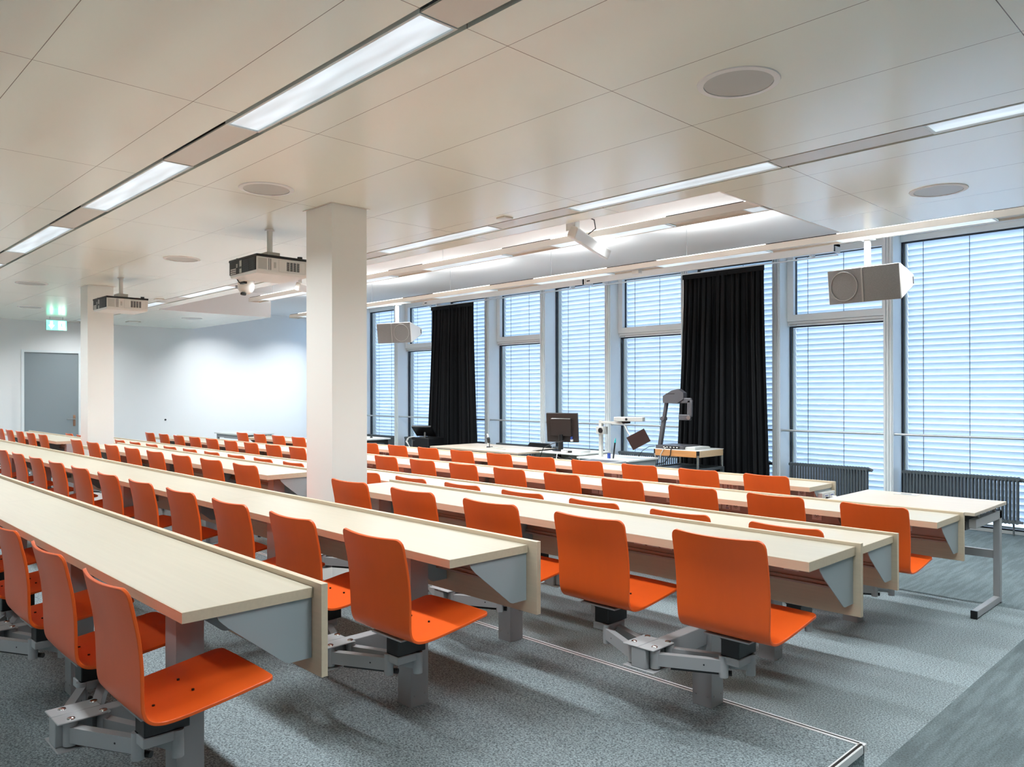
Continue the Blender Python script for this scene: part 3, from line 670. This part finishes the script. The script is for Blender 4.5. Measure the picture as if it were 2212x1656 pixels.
# ------------------------------------------------------------------ projectors
def projector(px_, py_, x0, x1, y0, label, cord):
    t = thing('projector', label, 'projector', (px_, py_, CZ), 'ceiling projectors')
    zt, zb = 2.752, 2.588; y1 = y0 + .48
    b = MB().m(plastic).prism([(x0 + .035, zb), (x1 - .02, zb), (x1, zb + .02), (x1, zt - .02), (x0, zt - .02), (x0, zb + .035)], 'y', y0, y1).build('body', parent=t, bevel=.006)
    MB().m(blackp).box(x0 - .004, x1 + .004, y0 - .004, y1 + .004, zt - .022, zt).build('cover', parent=t, bevel=.004)
    v = MB().m(blackp).box(x0 + .012, x1 - .012, y0 - .003, y0 + .001, zb + .028, zt - .022)
    v.m(dgrey)
    for q in range(13): v.box(x0 + .27, x1 - .02, y0 - .006, y0 - .003, zb + .034 + q * .0082, zb + .0372 + q * .0082)
    for q in range(2): v.box(x0 + .38 + q * .1, x0 + .386 + q * .1, y0 - .0065, y0 - .003, zb + .03, zt - .03)
    v.build('rear_grille', parent=t, smooth=False)
    k = MB().m(lgrey).box(x0 + .215, x0 + .255, y0 - .006, y0 - .003, zb + .03, zt - .025).m(sockd).box(x0 + .215, x0 + .255, y0 - .008, y0 - .006, zb + .066, zb + .085)
    k.m(plastic)
    for r in range(3):
        for q in range(4): k.box(x0 + .04 + q * .028, x0 + .058 + q * .028, y0 - .006, y0 - .003, zb + .032 + r * .018, zb + .043 + r * .018)
    for r in range(3): k.box(x0 + .15, x0 + .175, y0 - .006, y0 - .003, zb + .084 + r * .012, zb + .090 + r * .012)
    k.build('control_panel', parent=t, smooth=False)
    s = MB().m(sockd)
    for r in range(16):
        for q in range(2): s.box(x1, x1 + .002, y0 + .105 + q * .016, y0 + .113 + q * .016, zb + .035 + r * .0062, zb + .0385 + r * .0062)
    for r in range(15):
        for q in range(4): s.box(x1, x1 + .002, y0 + .275 + q * .032, y0 + .300 + q * .032, zb + .042 + r * .0052, zb + .0450 + r * .0052)
    s.m(lgrey).box(x1, x1 + .002, y0 + .155, y0 + .175, zb + .055, zb + .105).box(x1, x1 + .0015, y0 + .012, y0 + .09, zb + .035, zb + .13)
    s.box(x1, x1 + .0012, y0 + .20, y0 + .202, zb + .03, zb + .13).box(x1, x1 + .0012, y0 + .452, y0 + .454, zb + .03, zb + .13).box(x1, x1 + .0012, y0 + .20, y0 + .454, zb + .028, zb + .03).box(x1, x1 + .0012, y0 + .20, y0 + .454, zb + .13, zb + .132)
    s.build('side_vents', parent=t, smooth=False)
    MB().m(blackp).cyl((x1 - .05, y1 - .05, zt), (x1 - .05, y1 - .05, zt + .022), .022, 16).cyl((x0 + .1, y0 + .04, zt), (x0 + .1, y0 + .04, zt + .012), .02, 16).build('foot', parent=t)
    MB().m(plastic).cyl((px_, py_, 2.80), (px_, py_, CZ - .001), .024, 20).cyl((px_, py_, CZ - .012), (px_, py_, CZ - .001), .038, 20, .042).build('ceiling_pole', parent=t)
    MB().m(lgrey).box(px_ - .075, px_ + .075, py_ - .06, py_ + .06, 2.752, 2.795).build('mount', parent=t, bevel=.004)
    if cord: MB().m(blackp).tube([(x0 + .02, y0 + .06, zb + .01), (x0 + .05, y0 + .07, zb - .03), (x0 + .12, y0 + .09, zb - .035)], .005, 8).box(x0 + .06, x0 + .14, y0 + .07, y0 + .10, zb - .045, zb - .025).build('dangling_connector', parent=t)
projector(-6.36, 3.228, -6.735, -6.20, 3.03, 'white ceiling projector on a short pole beside the first column', True)
projector(-10.27, 3.235, -10.68, -10.15, 3.035, 'white ceiling projector on a short pole near the second column', False)

# dome camera
t = thing('dome_camera', 'white ceiling dome camera seen below the nearer projector', 'camera', (-9.3, 4.4, 3.0))
d = MB().m(plastic).cyl((-9.3, 4.4, 2.90), (-9.3, 4.4, CZ - .001), .10, 28)
n = 28; vs = [(-9.3, 4.4, 2.80)]; fs = []
for j in range(1, 7):
    a_ = j / 6 * math.pi / 2
    for i in range(n): vs.append((-9.3 + .1 * math.sin(a_) * math.cos(2 * math.pi * i / n), 4.4 + .1 * math.sin(a_) * math.sin(2 * math.pi * i / n), 2.90 - .10 * math.cos(a_)))
for i in range(n): fs.append((0, 1 + i, 1 + (i + 1) % n))
for j in range(5):
    for i in range(n): fs.append((1 + j * n + i, 1 + (j + 1) * n + i, 1 + (j + 1) * n + (i + 1) % n, 1 + j * n + (i + 1) % n))
d.add(vs, fs).build('housing', parent=t)
MB().m(dark).cyl((-9.27, 4.35, 2.795), (-9.272, 4.353, 2.815), .035, 20).build('lens', parent=t)
MB().m(sockd).box(-9.39, -9.36, 4.30, 4.325, 2.88, 2.886).box(-9.385, -9.355, 4.297, 4.322, 2.895, 2.901).box(-9.38, -9.35, 4.295, 4.32, 2.91, 2.916).build('vent', parent=t)

# bar shaped units at the recess edge
def bar_unit(ax, ay, label):
    a_ = Vector((ax, ay, 2.905)); b_ = a_ + Vector((-.46, 1.02, .0))
    t = thing('ceiling_bar_unit', label, 'ceiling device', tuple(a_), 'white bar units on the recess edge')
    MB().m(plastic).bar(a_, b_, .075, .10, up=(.45, 0, 1)).build('body', parent=t, bevel=.012)
    MB().m(plastic).box(ax - .16, ax - .06, ay + .10, ay + .16, 2.95, 3.09).box(ax - .16, ax - .06, ay + .08, ay + .18, 3.08, 3.09).box(ax - .115, ax - .105, ay + .11, ay + .15, 3.09, RZ).build('bracket', parent=t)
    m_ = a_ + Vector((-.16, .38, .05))
    MB().m(dgrey).tube([m_, m_ + Vector((.07, .03, .05)), m_ + Vector((.08, .0, .12)), m_ + Vector((.0, -.06, .17)), m_ + Vector((-.03, -.1, .5))], .006, 8).build('cable', parent=t)
bar_unit(-4.26, 4.86, 'white bar-shaped unit hanging from the recess edge, nearer the aisle')
bar_unit(-8.85, 4.86, 'white bar-shaped unit hanging from the recess edge beyond the first column')

# ------------------------------------------------------------------ hanging loudspeakers
def loudspeaker(xc, yc, zc, woofer, label, yaw):
    """wide horizontal cabinet facing -y, woofer = -1 / +1 side of the round cone"""
    W, H, D = .342, .165, .34
    t = thing('hanging_loudspeaker', label, 'loudspeaker', (xc, yc, CZ), 'white loudspeakers hanging from the window-side beam')
    R_ = Matrix.Translation((xc, yc, zc)) @ Matrix.Rotation(yaw, 4, 'Z') @ Matrix.Rotation(math.radians(7), 4, 'X')
    vs = [R_ @ Vector(p) for p in ((-W, -.09, -H), (W, -.09, -H), (W, -.09, H), (-W, -.09, H), (-W * .93, D - .09, -H * .30), (W * .93, D - .09, -H * .30), (W * .93, D - .09, H * .30), (-W * .93, D - .09, H * .30))]
    MB().m(plastic).add(vs, [(0, 3, 2, 1), (4, 5, 6, 7), (0, 1, 5, 4), (1, 2, 6, 5), (2, 3, 7, 6), (3, 0, 4, 7)]).build('cabinet', parent=t, bevel=.012)
    n = 10; gp = []
    fv = []; ff = []
    for i in range(n + 1):
        u = -1 + 2 * i / n; y = -.092 - .035 * (1 - u * u)
        for z in (-H * .96, H * .96): fv.append(R_ @ Vector((W * .97 * u, y, z)))
        for z in (-H * .96, H * .96): fv.append(R_ @ Vector((W * .97 * u, -.088, z)))
    for i in range(n):
        a_ = i * 4; b_ = a_ + 4
        ff += [(a_, b_, b_ + 1, a_ + 1), (a_ + 2, a_ + 3, b_ + 3, b_ + 2), (a_, a_ + 2, b_ + 2, b_), (a_ + 1, b_ + 1, b_ + 3, a_ + 3)]
    ff += [(0, 1, 3, 2), (n * 4, n * 4 + 2, n * 4 + 3, n * 4 + 1)]
    MB().m(meshg).add(fv, ff).build('grille', parent=t)
    # ring of the cone and centre rib
    rb = MB().m(mat('grille_ring', (160, 161, 160), .5)); cx_ = woofer * W * .5; pts = []
    for i in range(33):
        a_ = 2 * math.pi * i / 32; x = cx_ + .135 * math.cos(a_); u = x / (W * .97); pts.append(R_ @ Vector((x, -.096 - .035 * (1 - u * u), .135 * math.sin(a_))))
    rb.tube(pts, .005, 6).box(-.008 - woofer * .01, .008 - woofer * .01, -.134, -.12, -H * .95, H * .95, T=R_)
    rb.build('cone_ring', parent=t)
    MB().m(sockd).box(W * .93, W * .945, D * .60, D * .66, -.035, .03, T=R_).build('handle_slot', parent=t)
    MB().m(plastic).box(xc - .022, xc + .022, yc - .02, yc + .02, zc + H - .03, CZ).box(xc - .06, xc + .06, yc - .05, yc + .05, CZ - .012, CZ).build('hanging_pole', parent=t)
loudspeaker(-2.86, 7.44, 2.575, -1, 'white hanging loudspeaker before the windows beside the wall return', math.radians(-4))
loudspeaker(-10.3, 7.44, 2.54, 1, 'white hanging loudspeaker beside the smaller black curtain', math.radians(17))

# ------------------------------------------------------------------ exit sign
t = thing('exit_sign', 'lit green and white escape sign hanging above the grey door', 'exit sign', (-16.4, 4.03, 2.84))
sg = emis('sign_green', (60, 235, 190), 1.8); sw = emis('sign_white', (250, 255, 255), 2.4)
MB().m(alu).box(-16.43, -16.40, 3.855, 4.205, 2.745, 2.94).build('housing', parent=t)
MB().m(sg).box(-16.40, -16.397, 3.862, 4.198, 2.752, 2.933).build('panel', parent=t)
MB().m(sw).box(-16.397, -16.3955, 4.06, 4.17, 2.765, 2.92).box(-16.397, -16.3955, 3.925, 3.965, 2.84, 2.915) \
    .prism([(3.895, 2.845), (3.995, 2.845), (3.945, 2.775)], 'x', -16.397, -16.3955).build('pictogram', parent=t)
MB().m(sg).cyl((-16.3955, 4.11, 2.895), (-16.3945, 4.11, 2.895), .011, 10).prism([(4.10, 2.88), (4.125, 2.88), (4.13, 2.83), (4.15, 2.785), (4.138, 2.78), (4.115, 2.82), (4.10, 2.79), (4.075, 2.79), (4.075, 2.80), (4.095, 2.805), (4.10, 2.84)], 'x', -16.3955, -16.3945).build('running_figure', parent=t)
MB().m(steel).cyl((-16.415, 3.92, 2.94), (-16.415, 3.92, CZ), .004, 8).cyl((-16.415, 4.14, 2.94), (-16.415, 4.14, CZ), .004, 8).build('hanger', parent=t)

# ------------------------------------------------------------------ teacher's zone
def rect_table(name, label, x0, x1, y0, y1, zt, m_top, m_leg, th=.026, cat='table'):
    t = thing(name, label, cat, ((x0 + x1) / 2, (y0 + y1) / 2, 0))
    MB().m(m_top).box(x0, x1, y0, y1, zt - th, zt).build('tabletop', parent=t, bevel=.003)
    for x in (x0 + .06, x1 - .06):
        for y in (y0 + .06, y1 - .06): MB().m(m_leg).box(x - .022, x + .022, y - .022, y + .022, 0, zt - th).build('leg', parent=t)
    MB().m(m_leg).box(x0 + .082, x1 - .082, y0 + .045, y0 + .065, zt - th - .07, zt - th).box(x0 + .082, x1 - .082, y1 - .065, y1 - .045, zt - th - .07, zt - th).build('apron', parent=t)
    return t
t = rect_table('teacher_table', 'large beige table with the gooseneck microphone before the curtain', -9.35, -7.45, 7.36, 8.33, .75, tablem, blackp)
MB().m(blackp).box(-9.2, -7.6, 7.44, 7.46, .25, .70).build('modesty_panel', parent=t)
t = thing('gooseneck_microphone', 'small black gooseneck microphone standing on the large beige table', 'microphone', (-8.50, 7.82, .75))
MB().m(blackp).cyl((-8.50, 7.82, .75), (-8.50, 7.82, .765), .05, 20, .045).build('base', parent=t)
MB().m(blackp).tube([(-8.50, 7.82, .76), (-8.50, 7.82, .80), (-8.495, 7.80, .83)], .005, 8).build('stem', parent=t)
MB().m(blackp).cyl((-8.495, 7.80, .825), (-8.475, 7.77, .89), .022, 12, .026).build('head', parent=t)
tag(MB().m(plastic).cyl((-8.58, 7.86, .75), (-8.58, 7.86, .76), .03, 14).tube([(-8.58, 7.86, .755), (-8.58, 7.86, .86), (-8.60, 7.88, .91), (-8.66, 7.92, .935)], .010, 8).build('desk_lamp'), 'thin white bent stalk beside the gooseneck microphone', 'stalk')
tag(MB().m(lgrey).tube([(-8.46, 7.80, .757), (-8.35, 7.78, .756), (-8.25, 7.86, .756), (-8.33, 7.93, .756), (-8.30, 7.72, .756), (-8.10, 7.66, .756), (-7.95, 7.62, .756)], .005, 6).build('microphone_cable'), 'grey cable looped on the large beige table', 'cable')
# black chair behind
t = thing('black_chair', 'black stacking chair tucked behind the monitor desk', 'chair', (-8.69, 8.95, 0))
MB().m(blackp).prism([(-8.94, .58), (-8.46, .58), (-8.44, .70), (-8.48, .745), (-8.92, .745), (-8.96, .70)], 'y', 9.10, 9.125).build('backrest', parent=t, bevel=.006)
MB().m(blackp).box(-8.92, -8.48, 8.70, 9.10, .44, .46).build('seat', parent=t, bevel=.01)
for x in (-8.90, -8.50):
    MB().m(chrome).tube([(x, 8.74, 0), (x, 8.74, .44)], .011, 8).build('leg', parent=t)
    MB().m(chrome).tube([(x, 9.10, 0), (x, 9.09, .44), (x, 9.11, .66)], .011, 8).build('leg', parent=t)
# monitor desk (white/grey cabinet desk)
t = thing('monitor_desk', 'grey and white media desk carrying the flat monitor', 'desk', (-7.1, 8.1, 0))
MB().m(whitel).box(-7.62, -6.72, 7.80, 8.45, .728, .75).build('desktop', parent=t, bevel=.003)
MB().m(lgrey).box(-7.60, -7.57, 7.84, 8.42, 0, .728).box(-6.77, -6.74, 7.84, 8.42, 0, .728).box(-7.57, -6.77, 8.38, 8.41, .1, .728).build('side_panel', parent=t)
MB().m(whitel).box(-7.57, -6.77, 7.86, 8.38, .44, .46).build('shelf', parent=t)
t = thing('side_desk', 'lower white side desk joining the media desk to the visualizer', 'desk', (-6.3, 7.9, 0))
MB().m(whitel).box(-6.70, -5.85, 7.72, 8.36, .70, .722).build('desktop', parent=t, bevel=.003)
MB().m(greyb).box(-6.68, -6.655, 7.76, 8.32, 0, .70).box(-5.90, -5.875, 7.76, 8.32, 0, .70).build('side_panel', parent=t)
t = thing('flat_monitor', 'black flat monitor seen from behind on the media desk', 'monitor', (-7.25, 8.05, .75))
R_ = Matrix.Translation((-7.29, 8.10, 1.075)) @ Matrix.Rotation(math.radians(20), 4, 'Z') @ Matrix.Rotation(math.radians(6), 4, 'X')
MB().m(brownm).box(-.235, .235, -.02, .02, -.205, .205, T=R_).build('panel', parent=t, bevel=.006)
MB().m(brownm).box(-.15, .15, -.065, -.02, -.11, .13, T=R_).m(steel).box(-.145, .145, -.068, -.02, .13, .136, T=R_).build('back_housing', parent=t, bevel=.008)
MB().m(blackp).cyl((-7.28, 8.05, .76), (-7.28, 8.05, .98), .036, 16).cyl((-7.28, 8.05, .75), (-7.28, 8.05, .762), .12, 28).build('stand', parent=t)
MB().m(blue).box(.13, .155, -.045, -.02, -.16, -.12, T=R_).m(plastic).box(.125, .16, -.04, -.02, -.19, -.16, T=R_).build('video_plug', parent=t)
t = thing('media_switch_box', 'flat white connection box with plugs beside the flat monitor', 'connection box', (-6.98, 7.98, .75))
MB().m(whitel).box(-7.12, -6.78, 7.88, 8.10, .75, .785).m(sockd).box(-7.08, -6.92, 7.877, 7.881, .755, .78).build('case', parent=t, bevel=.003)
MB().m(plastic).box(-7.06, -7.03, 7.84, 7.88, .755, .775).box(-7.01, -6.98, 7.83, 7.88, .755, .775).m(blackp).box(-6.96, -6.93, 7.84, 7.88, .755, .775).build('plugs', parent=t)
cabs = [([(-7.15, 7.98, .90), (-7.25, 7.84, .86), (-7.36, 7.78, .80), (-7.40, 7.76, .68), (-7.30, 7.75, .62), (-7.15, 7.75, .64)], blackp, 'black cable hanging in a loop from the flat monitor'),
        ([(-7.04, 7.84, .765), (-7.08, 7.76, .75), (-7.06, 7.72, .68), (-7.00, 7.72, .58)], plastic, 'white cable hanging off the media desk front edge'),
        ([(-7.24, 7.78, .66), (-7.10, 7.77, .70), (-6.98, 7.77, .66), (-6.85, 7.76, .70), (-6.74, 7.76, .64)], blackp, 'thick black cable bundle on the media desk shelf front')]
for pts, m_, l in cabs:
    tag(MB().m(m_).tube(pts, .009 if 'bundle' in l else .0055, 8).build('cable'), l, 'cable')
# overhead visualizer (light grey, column and arm)
t = thing('overhead_visualizer', 'light grey overhead visualizer with column arm and dark glare plate', 'visualizer', (-6.1, 7.75, 0))
MB().m(greyp).box(-6.38, -5.86, 7.28, 7.68, .64, .715).m(dgrey).box(-6.33, -5.93, 7.33, 7.63, .715, .717).build('base_box', parent=t, bevel=.008)
MB().m(blackp).cyl((-5.95, 7.27, .665), (-5.95, 7.28, .665), .03, 14, .03).build('base_knob', parent=t)
MB().m(lgrey).box(-6.50, -6.455, 7.93, 7.975, .72, 1.20).build('column', parent=t, bevel=.004)
MB().m(lgrey).box(-6.52, -6.40, 7.90, 8.0, 1.02, 1.12).m(blackp).cyl((-6.44, 7.885, 1.07), (-6.44, 7.905, 1.07), .035, 18).build('clamp', parent=t, bevel=.004)
MB().m(lgrey).bar((-6.46, 7.95, 1.175), (-6.10, 7.96, 1.175), .04, .03).build('arm', parent=t, bevel=.003)
MB().m(lgrey).bar((-6.20, 7.90, 1.225), (-5.86, 8.05, 1.225), .16, .055).m(blackp).cyl((-6.02, 7.885, 1.225), (-6.018, 7.90, 1.225), .018, 14).box(-6.12, -6.03, 7.93, 8.0, 1.17, 1.20).build('camera_head', parent=t, bevel=.006)
MB().m(plastic).tube([(-6.13, 7.93, 1.18), (-6.06, 7.92, 1.14), (-6.02, 7.92, 1.07), (-5.98, 7.92, 1.02)], .008, 8).build('gooseneck', parent=t)
P_ = Matrix.Translation((-5.89, 7.93, .975)) @ Matrix.Rotation(math.radians(28), 4, 'Y') @ Matrix.Rotation(math.radians(44), 4, 'Z') 
P_ = Matrix.Translation((-5.87, 7.95, .975)) @ Matrix.Rotation(math.radians(42), 4, 'Z') @ Matrix.Rotation(math.radians(-28), 4, 'Y')
MB().m(glassd).box(-.125, .125, -.003, .003, -.09, .09, T=P_).build('glare_plate', parent=t, bevel=.002)
t = thing('pen', 'dark pen with a turquoise cap standing upright beside the visualizer column', 'pen', (-6.15, 7.80, .722))
MB().m(blackp).cyl((-6.17, 7.82, .722), (-6.125, 7.80, .93), .010, 12).build('barrel', parent=t)
MB().m(teal).cyl((-6.125, 7.80, .93), (-6.112, 7.795, .985), .012, 12, .004).build('cap', parent=t)
tag(MB().m(blue).box(-6.245, -6.21, 7.79, 7.82, .722, .79).build('pen_cup', bevel=.004), 'small blue cup beside the pen', 'cup')
# cart with document camera
t = thing('media_cart', 'wooden media cart with chrome posts and a dark lower frame', 'cart', (-5.6, 8.7, 0))
X0, X1, Y0, Y1 = -5.98, -5.30, 8.42, 9.04
MB().m(woodb).box(X0 + .03, X1 - .03, Y0, Y0 + .02, .745, .825).m(woodl).box(X1 - .02, X1, Y0 + .03, Y1 - .03, .745, .825).box(X0, X0 + .02, Y0 + .03, Y1 - .03, .745, .825).box(X0 + .03, X1 - .03, Y1 - .02, Y1, .745, .825).m(whitel).box(X0 + .005, X1 - .005, Y0 + .005, Y1 - .005, .823, .832).build('tray', parent=t, bevel=.002)
for x in (X0 + .02, X1 - .02):
    for y in (Y0 + .02, Y1 - .02):
        o = MB().m(chrome).cyl((x, y, .60), (x, y, .82), .016, 14).m(blackp).cyl((x, y, .77), (x, y, .826), .021, 14).build('post', parent=t)
        MB().m(radm).box(x - .02, x + .02, y - .02, y + .02, .06, .60).m(blackp).cyl((x - .012, y, .03), (x + .012, y, .03), .03, 14).build('leg', parent=t)
MB().m(radm).box(X0 + .04, X1 - .04, Y0, Y0 + .03, .57, .60).box(X0 + .04, X1 - .04, Y1 - .03, Y1, .57, .60).box(X0, X0 + .03, Y0 + .04, Y1 - .04, .57, .60).box(X1 - .03, X1, Y0 + .04, Y1 - .04, .57, .60).box(X0 + .03, X1 - .03, Y0 + .03, Y1 - .03, .575, .585) \
    .box(X0 + .04, X1 - .04, Y0 + .04, Y1 - .04, .25, .26).build('shelf_frame', parent=t)
t = thing('document_camera', 'dark grey document camera with folding arm on the wooden cart', 'document camera', (-5.75, 8.6, .832))
MB().m(dgrey).box(-5.97, -5.55, 8.46, 8.86, .832, .878).m(blackp).box(-5.86, -5.60, 8.457, 8.461, .84, .872).build('base', parent=t, bevel=.006)
MB().m(lgrey).box(-5.545, -5.40, 8.50, 8.86, .832, .862).m(whitel).box(-5.54, -5.41, 8.51, 8.85, .862, .866).build('work_surface', parent=t, bevel=.004)
pp = MB().m(plastic)
for q in range(5): pp.box(-5.85 + q * .05, -5.825 + q * .05, 8.453, 8.458, .85, .862)
pp.build('rear_ports', parent=t)
MB().m(dgrey).bar((-5.94, 8.52, .87), (-5.865, 8.50, 1.22), .05, .05, up=(0, 1, 0)).build('lower_arm', parent=t, bevel=.006)
MB().m(dgrey).bar((-5.865, 8.50, 1.215), (-5.815, 8.49, 1.45), .042, .042, up=(0, 1, 0)).cyl((-5.87, 8.46, 1.22), (-5.87, 8.54, 1.22), .032, 16).build('upper_arm', parent=t, bevel=.006)
hd = MB().m(dgrey); hp = [(-.14, -.07), (.05, -.08), (.14, -.02), (.14, .06), (.07, .11), (-.02, .09), (-.14, .02)]
Hm = Matrix.Translation((-5.70, 8.50, 1.50)) @ Matrix.Rotation(math.radians(12), 4, 'Z')
hd.prism(hp, 'y', -.06, .06, T=Hm).m(brownm).box(-.145, -.138, -.05, .05, -.065, .015, T=Hm).box(-.10, .02, -.063, .063, .045, .052, T=Hm).m(plastic).box(-.15, -.146, -.008, .008, -.01, .03, T=Hm)
hd.build('camera_head', parent=t, bevel=.02)
ct = MB().m(dgrey).bar((-5.60, 8.50, 1.46), (-5.45, 8.50, 1.46), .04, .07).bar((-5.47, 8.50, 1.47), (-5.475, 8.50, 1.25), .04, .07, up=(1, 0, 0)).bar((-5.46, 8.50, 1.245), (-5.63, 8.50, 1.245), .05, .075).build('mirror_arm', parent=t, bevel=.012)
MB().m(steel).cyl((-5.475, 8.465, 1.245), (-5.475, 8.473, 1.245), .028, 18).build('hinge', parent=t)
tag(MB().m(blackp).tube([(-5.98, 8.46, .86), (-6.05, 8.42, .85), (-6.10, 8.35, .80), (-6.12, 8.30, .74), (-6.12, 8.28, .60)], .004, 8).build('cable'), 'thin black cable arching from the document camera', 'cable')
tag(MB().m(lgrey).tube([(-5.80, 8.455, .855), (-5.82, 8.42, .83), (-5.85, 8.40, .76), (-5.86, 8.39, .66)], .006, 8).build('cable'), 'grey cable hanging down the front of the wooden cart', 'cable')
tag(MB().m(blackp).tube([(-5.70, 8.455, .855), (-5.70, 8.41, .83), (-5.70, 8.40, .76), (-5.78, 8.39, .66), (-5.95, 8.38, .62)], .006, 8).build('cable'), 'black cable hanging down the front of the wooden cart', 'cable')

# lectern with tilted screen (left of the smaller curtain)
t = thing('lectern', 'black lectern cabinet with a tilted touch screen and white cables', 'lectern', (-11.45, 8.85, 0))
MB().m(blackp).box(-11.60, -11.10, 8.70, 9.08, 0, .74).build('cabinet', parent=t, bevel=.01)
MB().m(steel).cyl((-11.52, 8.66, .1), (-11.52, 8.66, .7), .012, 10).cyl((-11.52, 8.66, .68), (-11.52, 8.71, .68), .01, 10).cyl((-11.52, 8.66, .12), (-11.52, 8.71, .12), .01, 10).build('handle', parent=t)
S_ = Matrix.Translation((-11.38, 8.82, .86)) @ Matrix.Rotation(math.radians(25), 4, 'Z') @ Matrix.Rotation(math.radians(50), 4, 'X')
MB().m(blackp).box(-.20, .20, -.02, .02, -.14, .14, T=S_).build('touch_screen', parent=t, bevel=.006)
MB().m(steel).box(-11.46, -11.28, 8.78, 8.90, .74, .756).cyl((-11.37, 8.84, .75), (-11.37, 8.84, .84), .02, 12).build('screen_stand', parent=t)
for q in range(4):
    MB().m(plastic).tube([(-11.50 - q * .02, 8.72, .755), (-11.62 - q * .02, 8.66, .74 - q * .01), (-11.66 - q * .015, 8.65, .66), (-11.60, 8.66, .56), (-11.50, 8.67, .52 - q * .01)], .006, 6).build('cable', parent=t)
rect_table('small_side_table', 'small white table beside the lectern, behind the first column', -12.3, -11.55, 7.60, 8.20, .75, whitel, blackp, cat='table')
tag(MB().m(blackp).cyl((-11.80, 7.95, .75), (-11.80, 7.95, .78), .03, 14, .012).build('table_knob'), 'small black conference knob on the small white table', 'knob')
t = rect_table('far_table', 'white table standing before the end wall behind the front row', -15.85, -14.60, 6.80, 7.50, .75, whitel, greyp)
MB().m(blackp).box(-15.6, -14.9, 6.90, 7.2, .64, .70).build('equipment_drawer', parent=t)
tag(MB().m(blackp).cyl((XL, 6.42, .98), (XL + .01, 6.42, .98), .02, 10).build('wall_outlet'), 'tiny dark outlet on the white end wall', 'outlet')
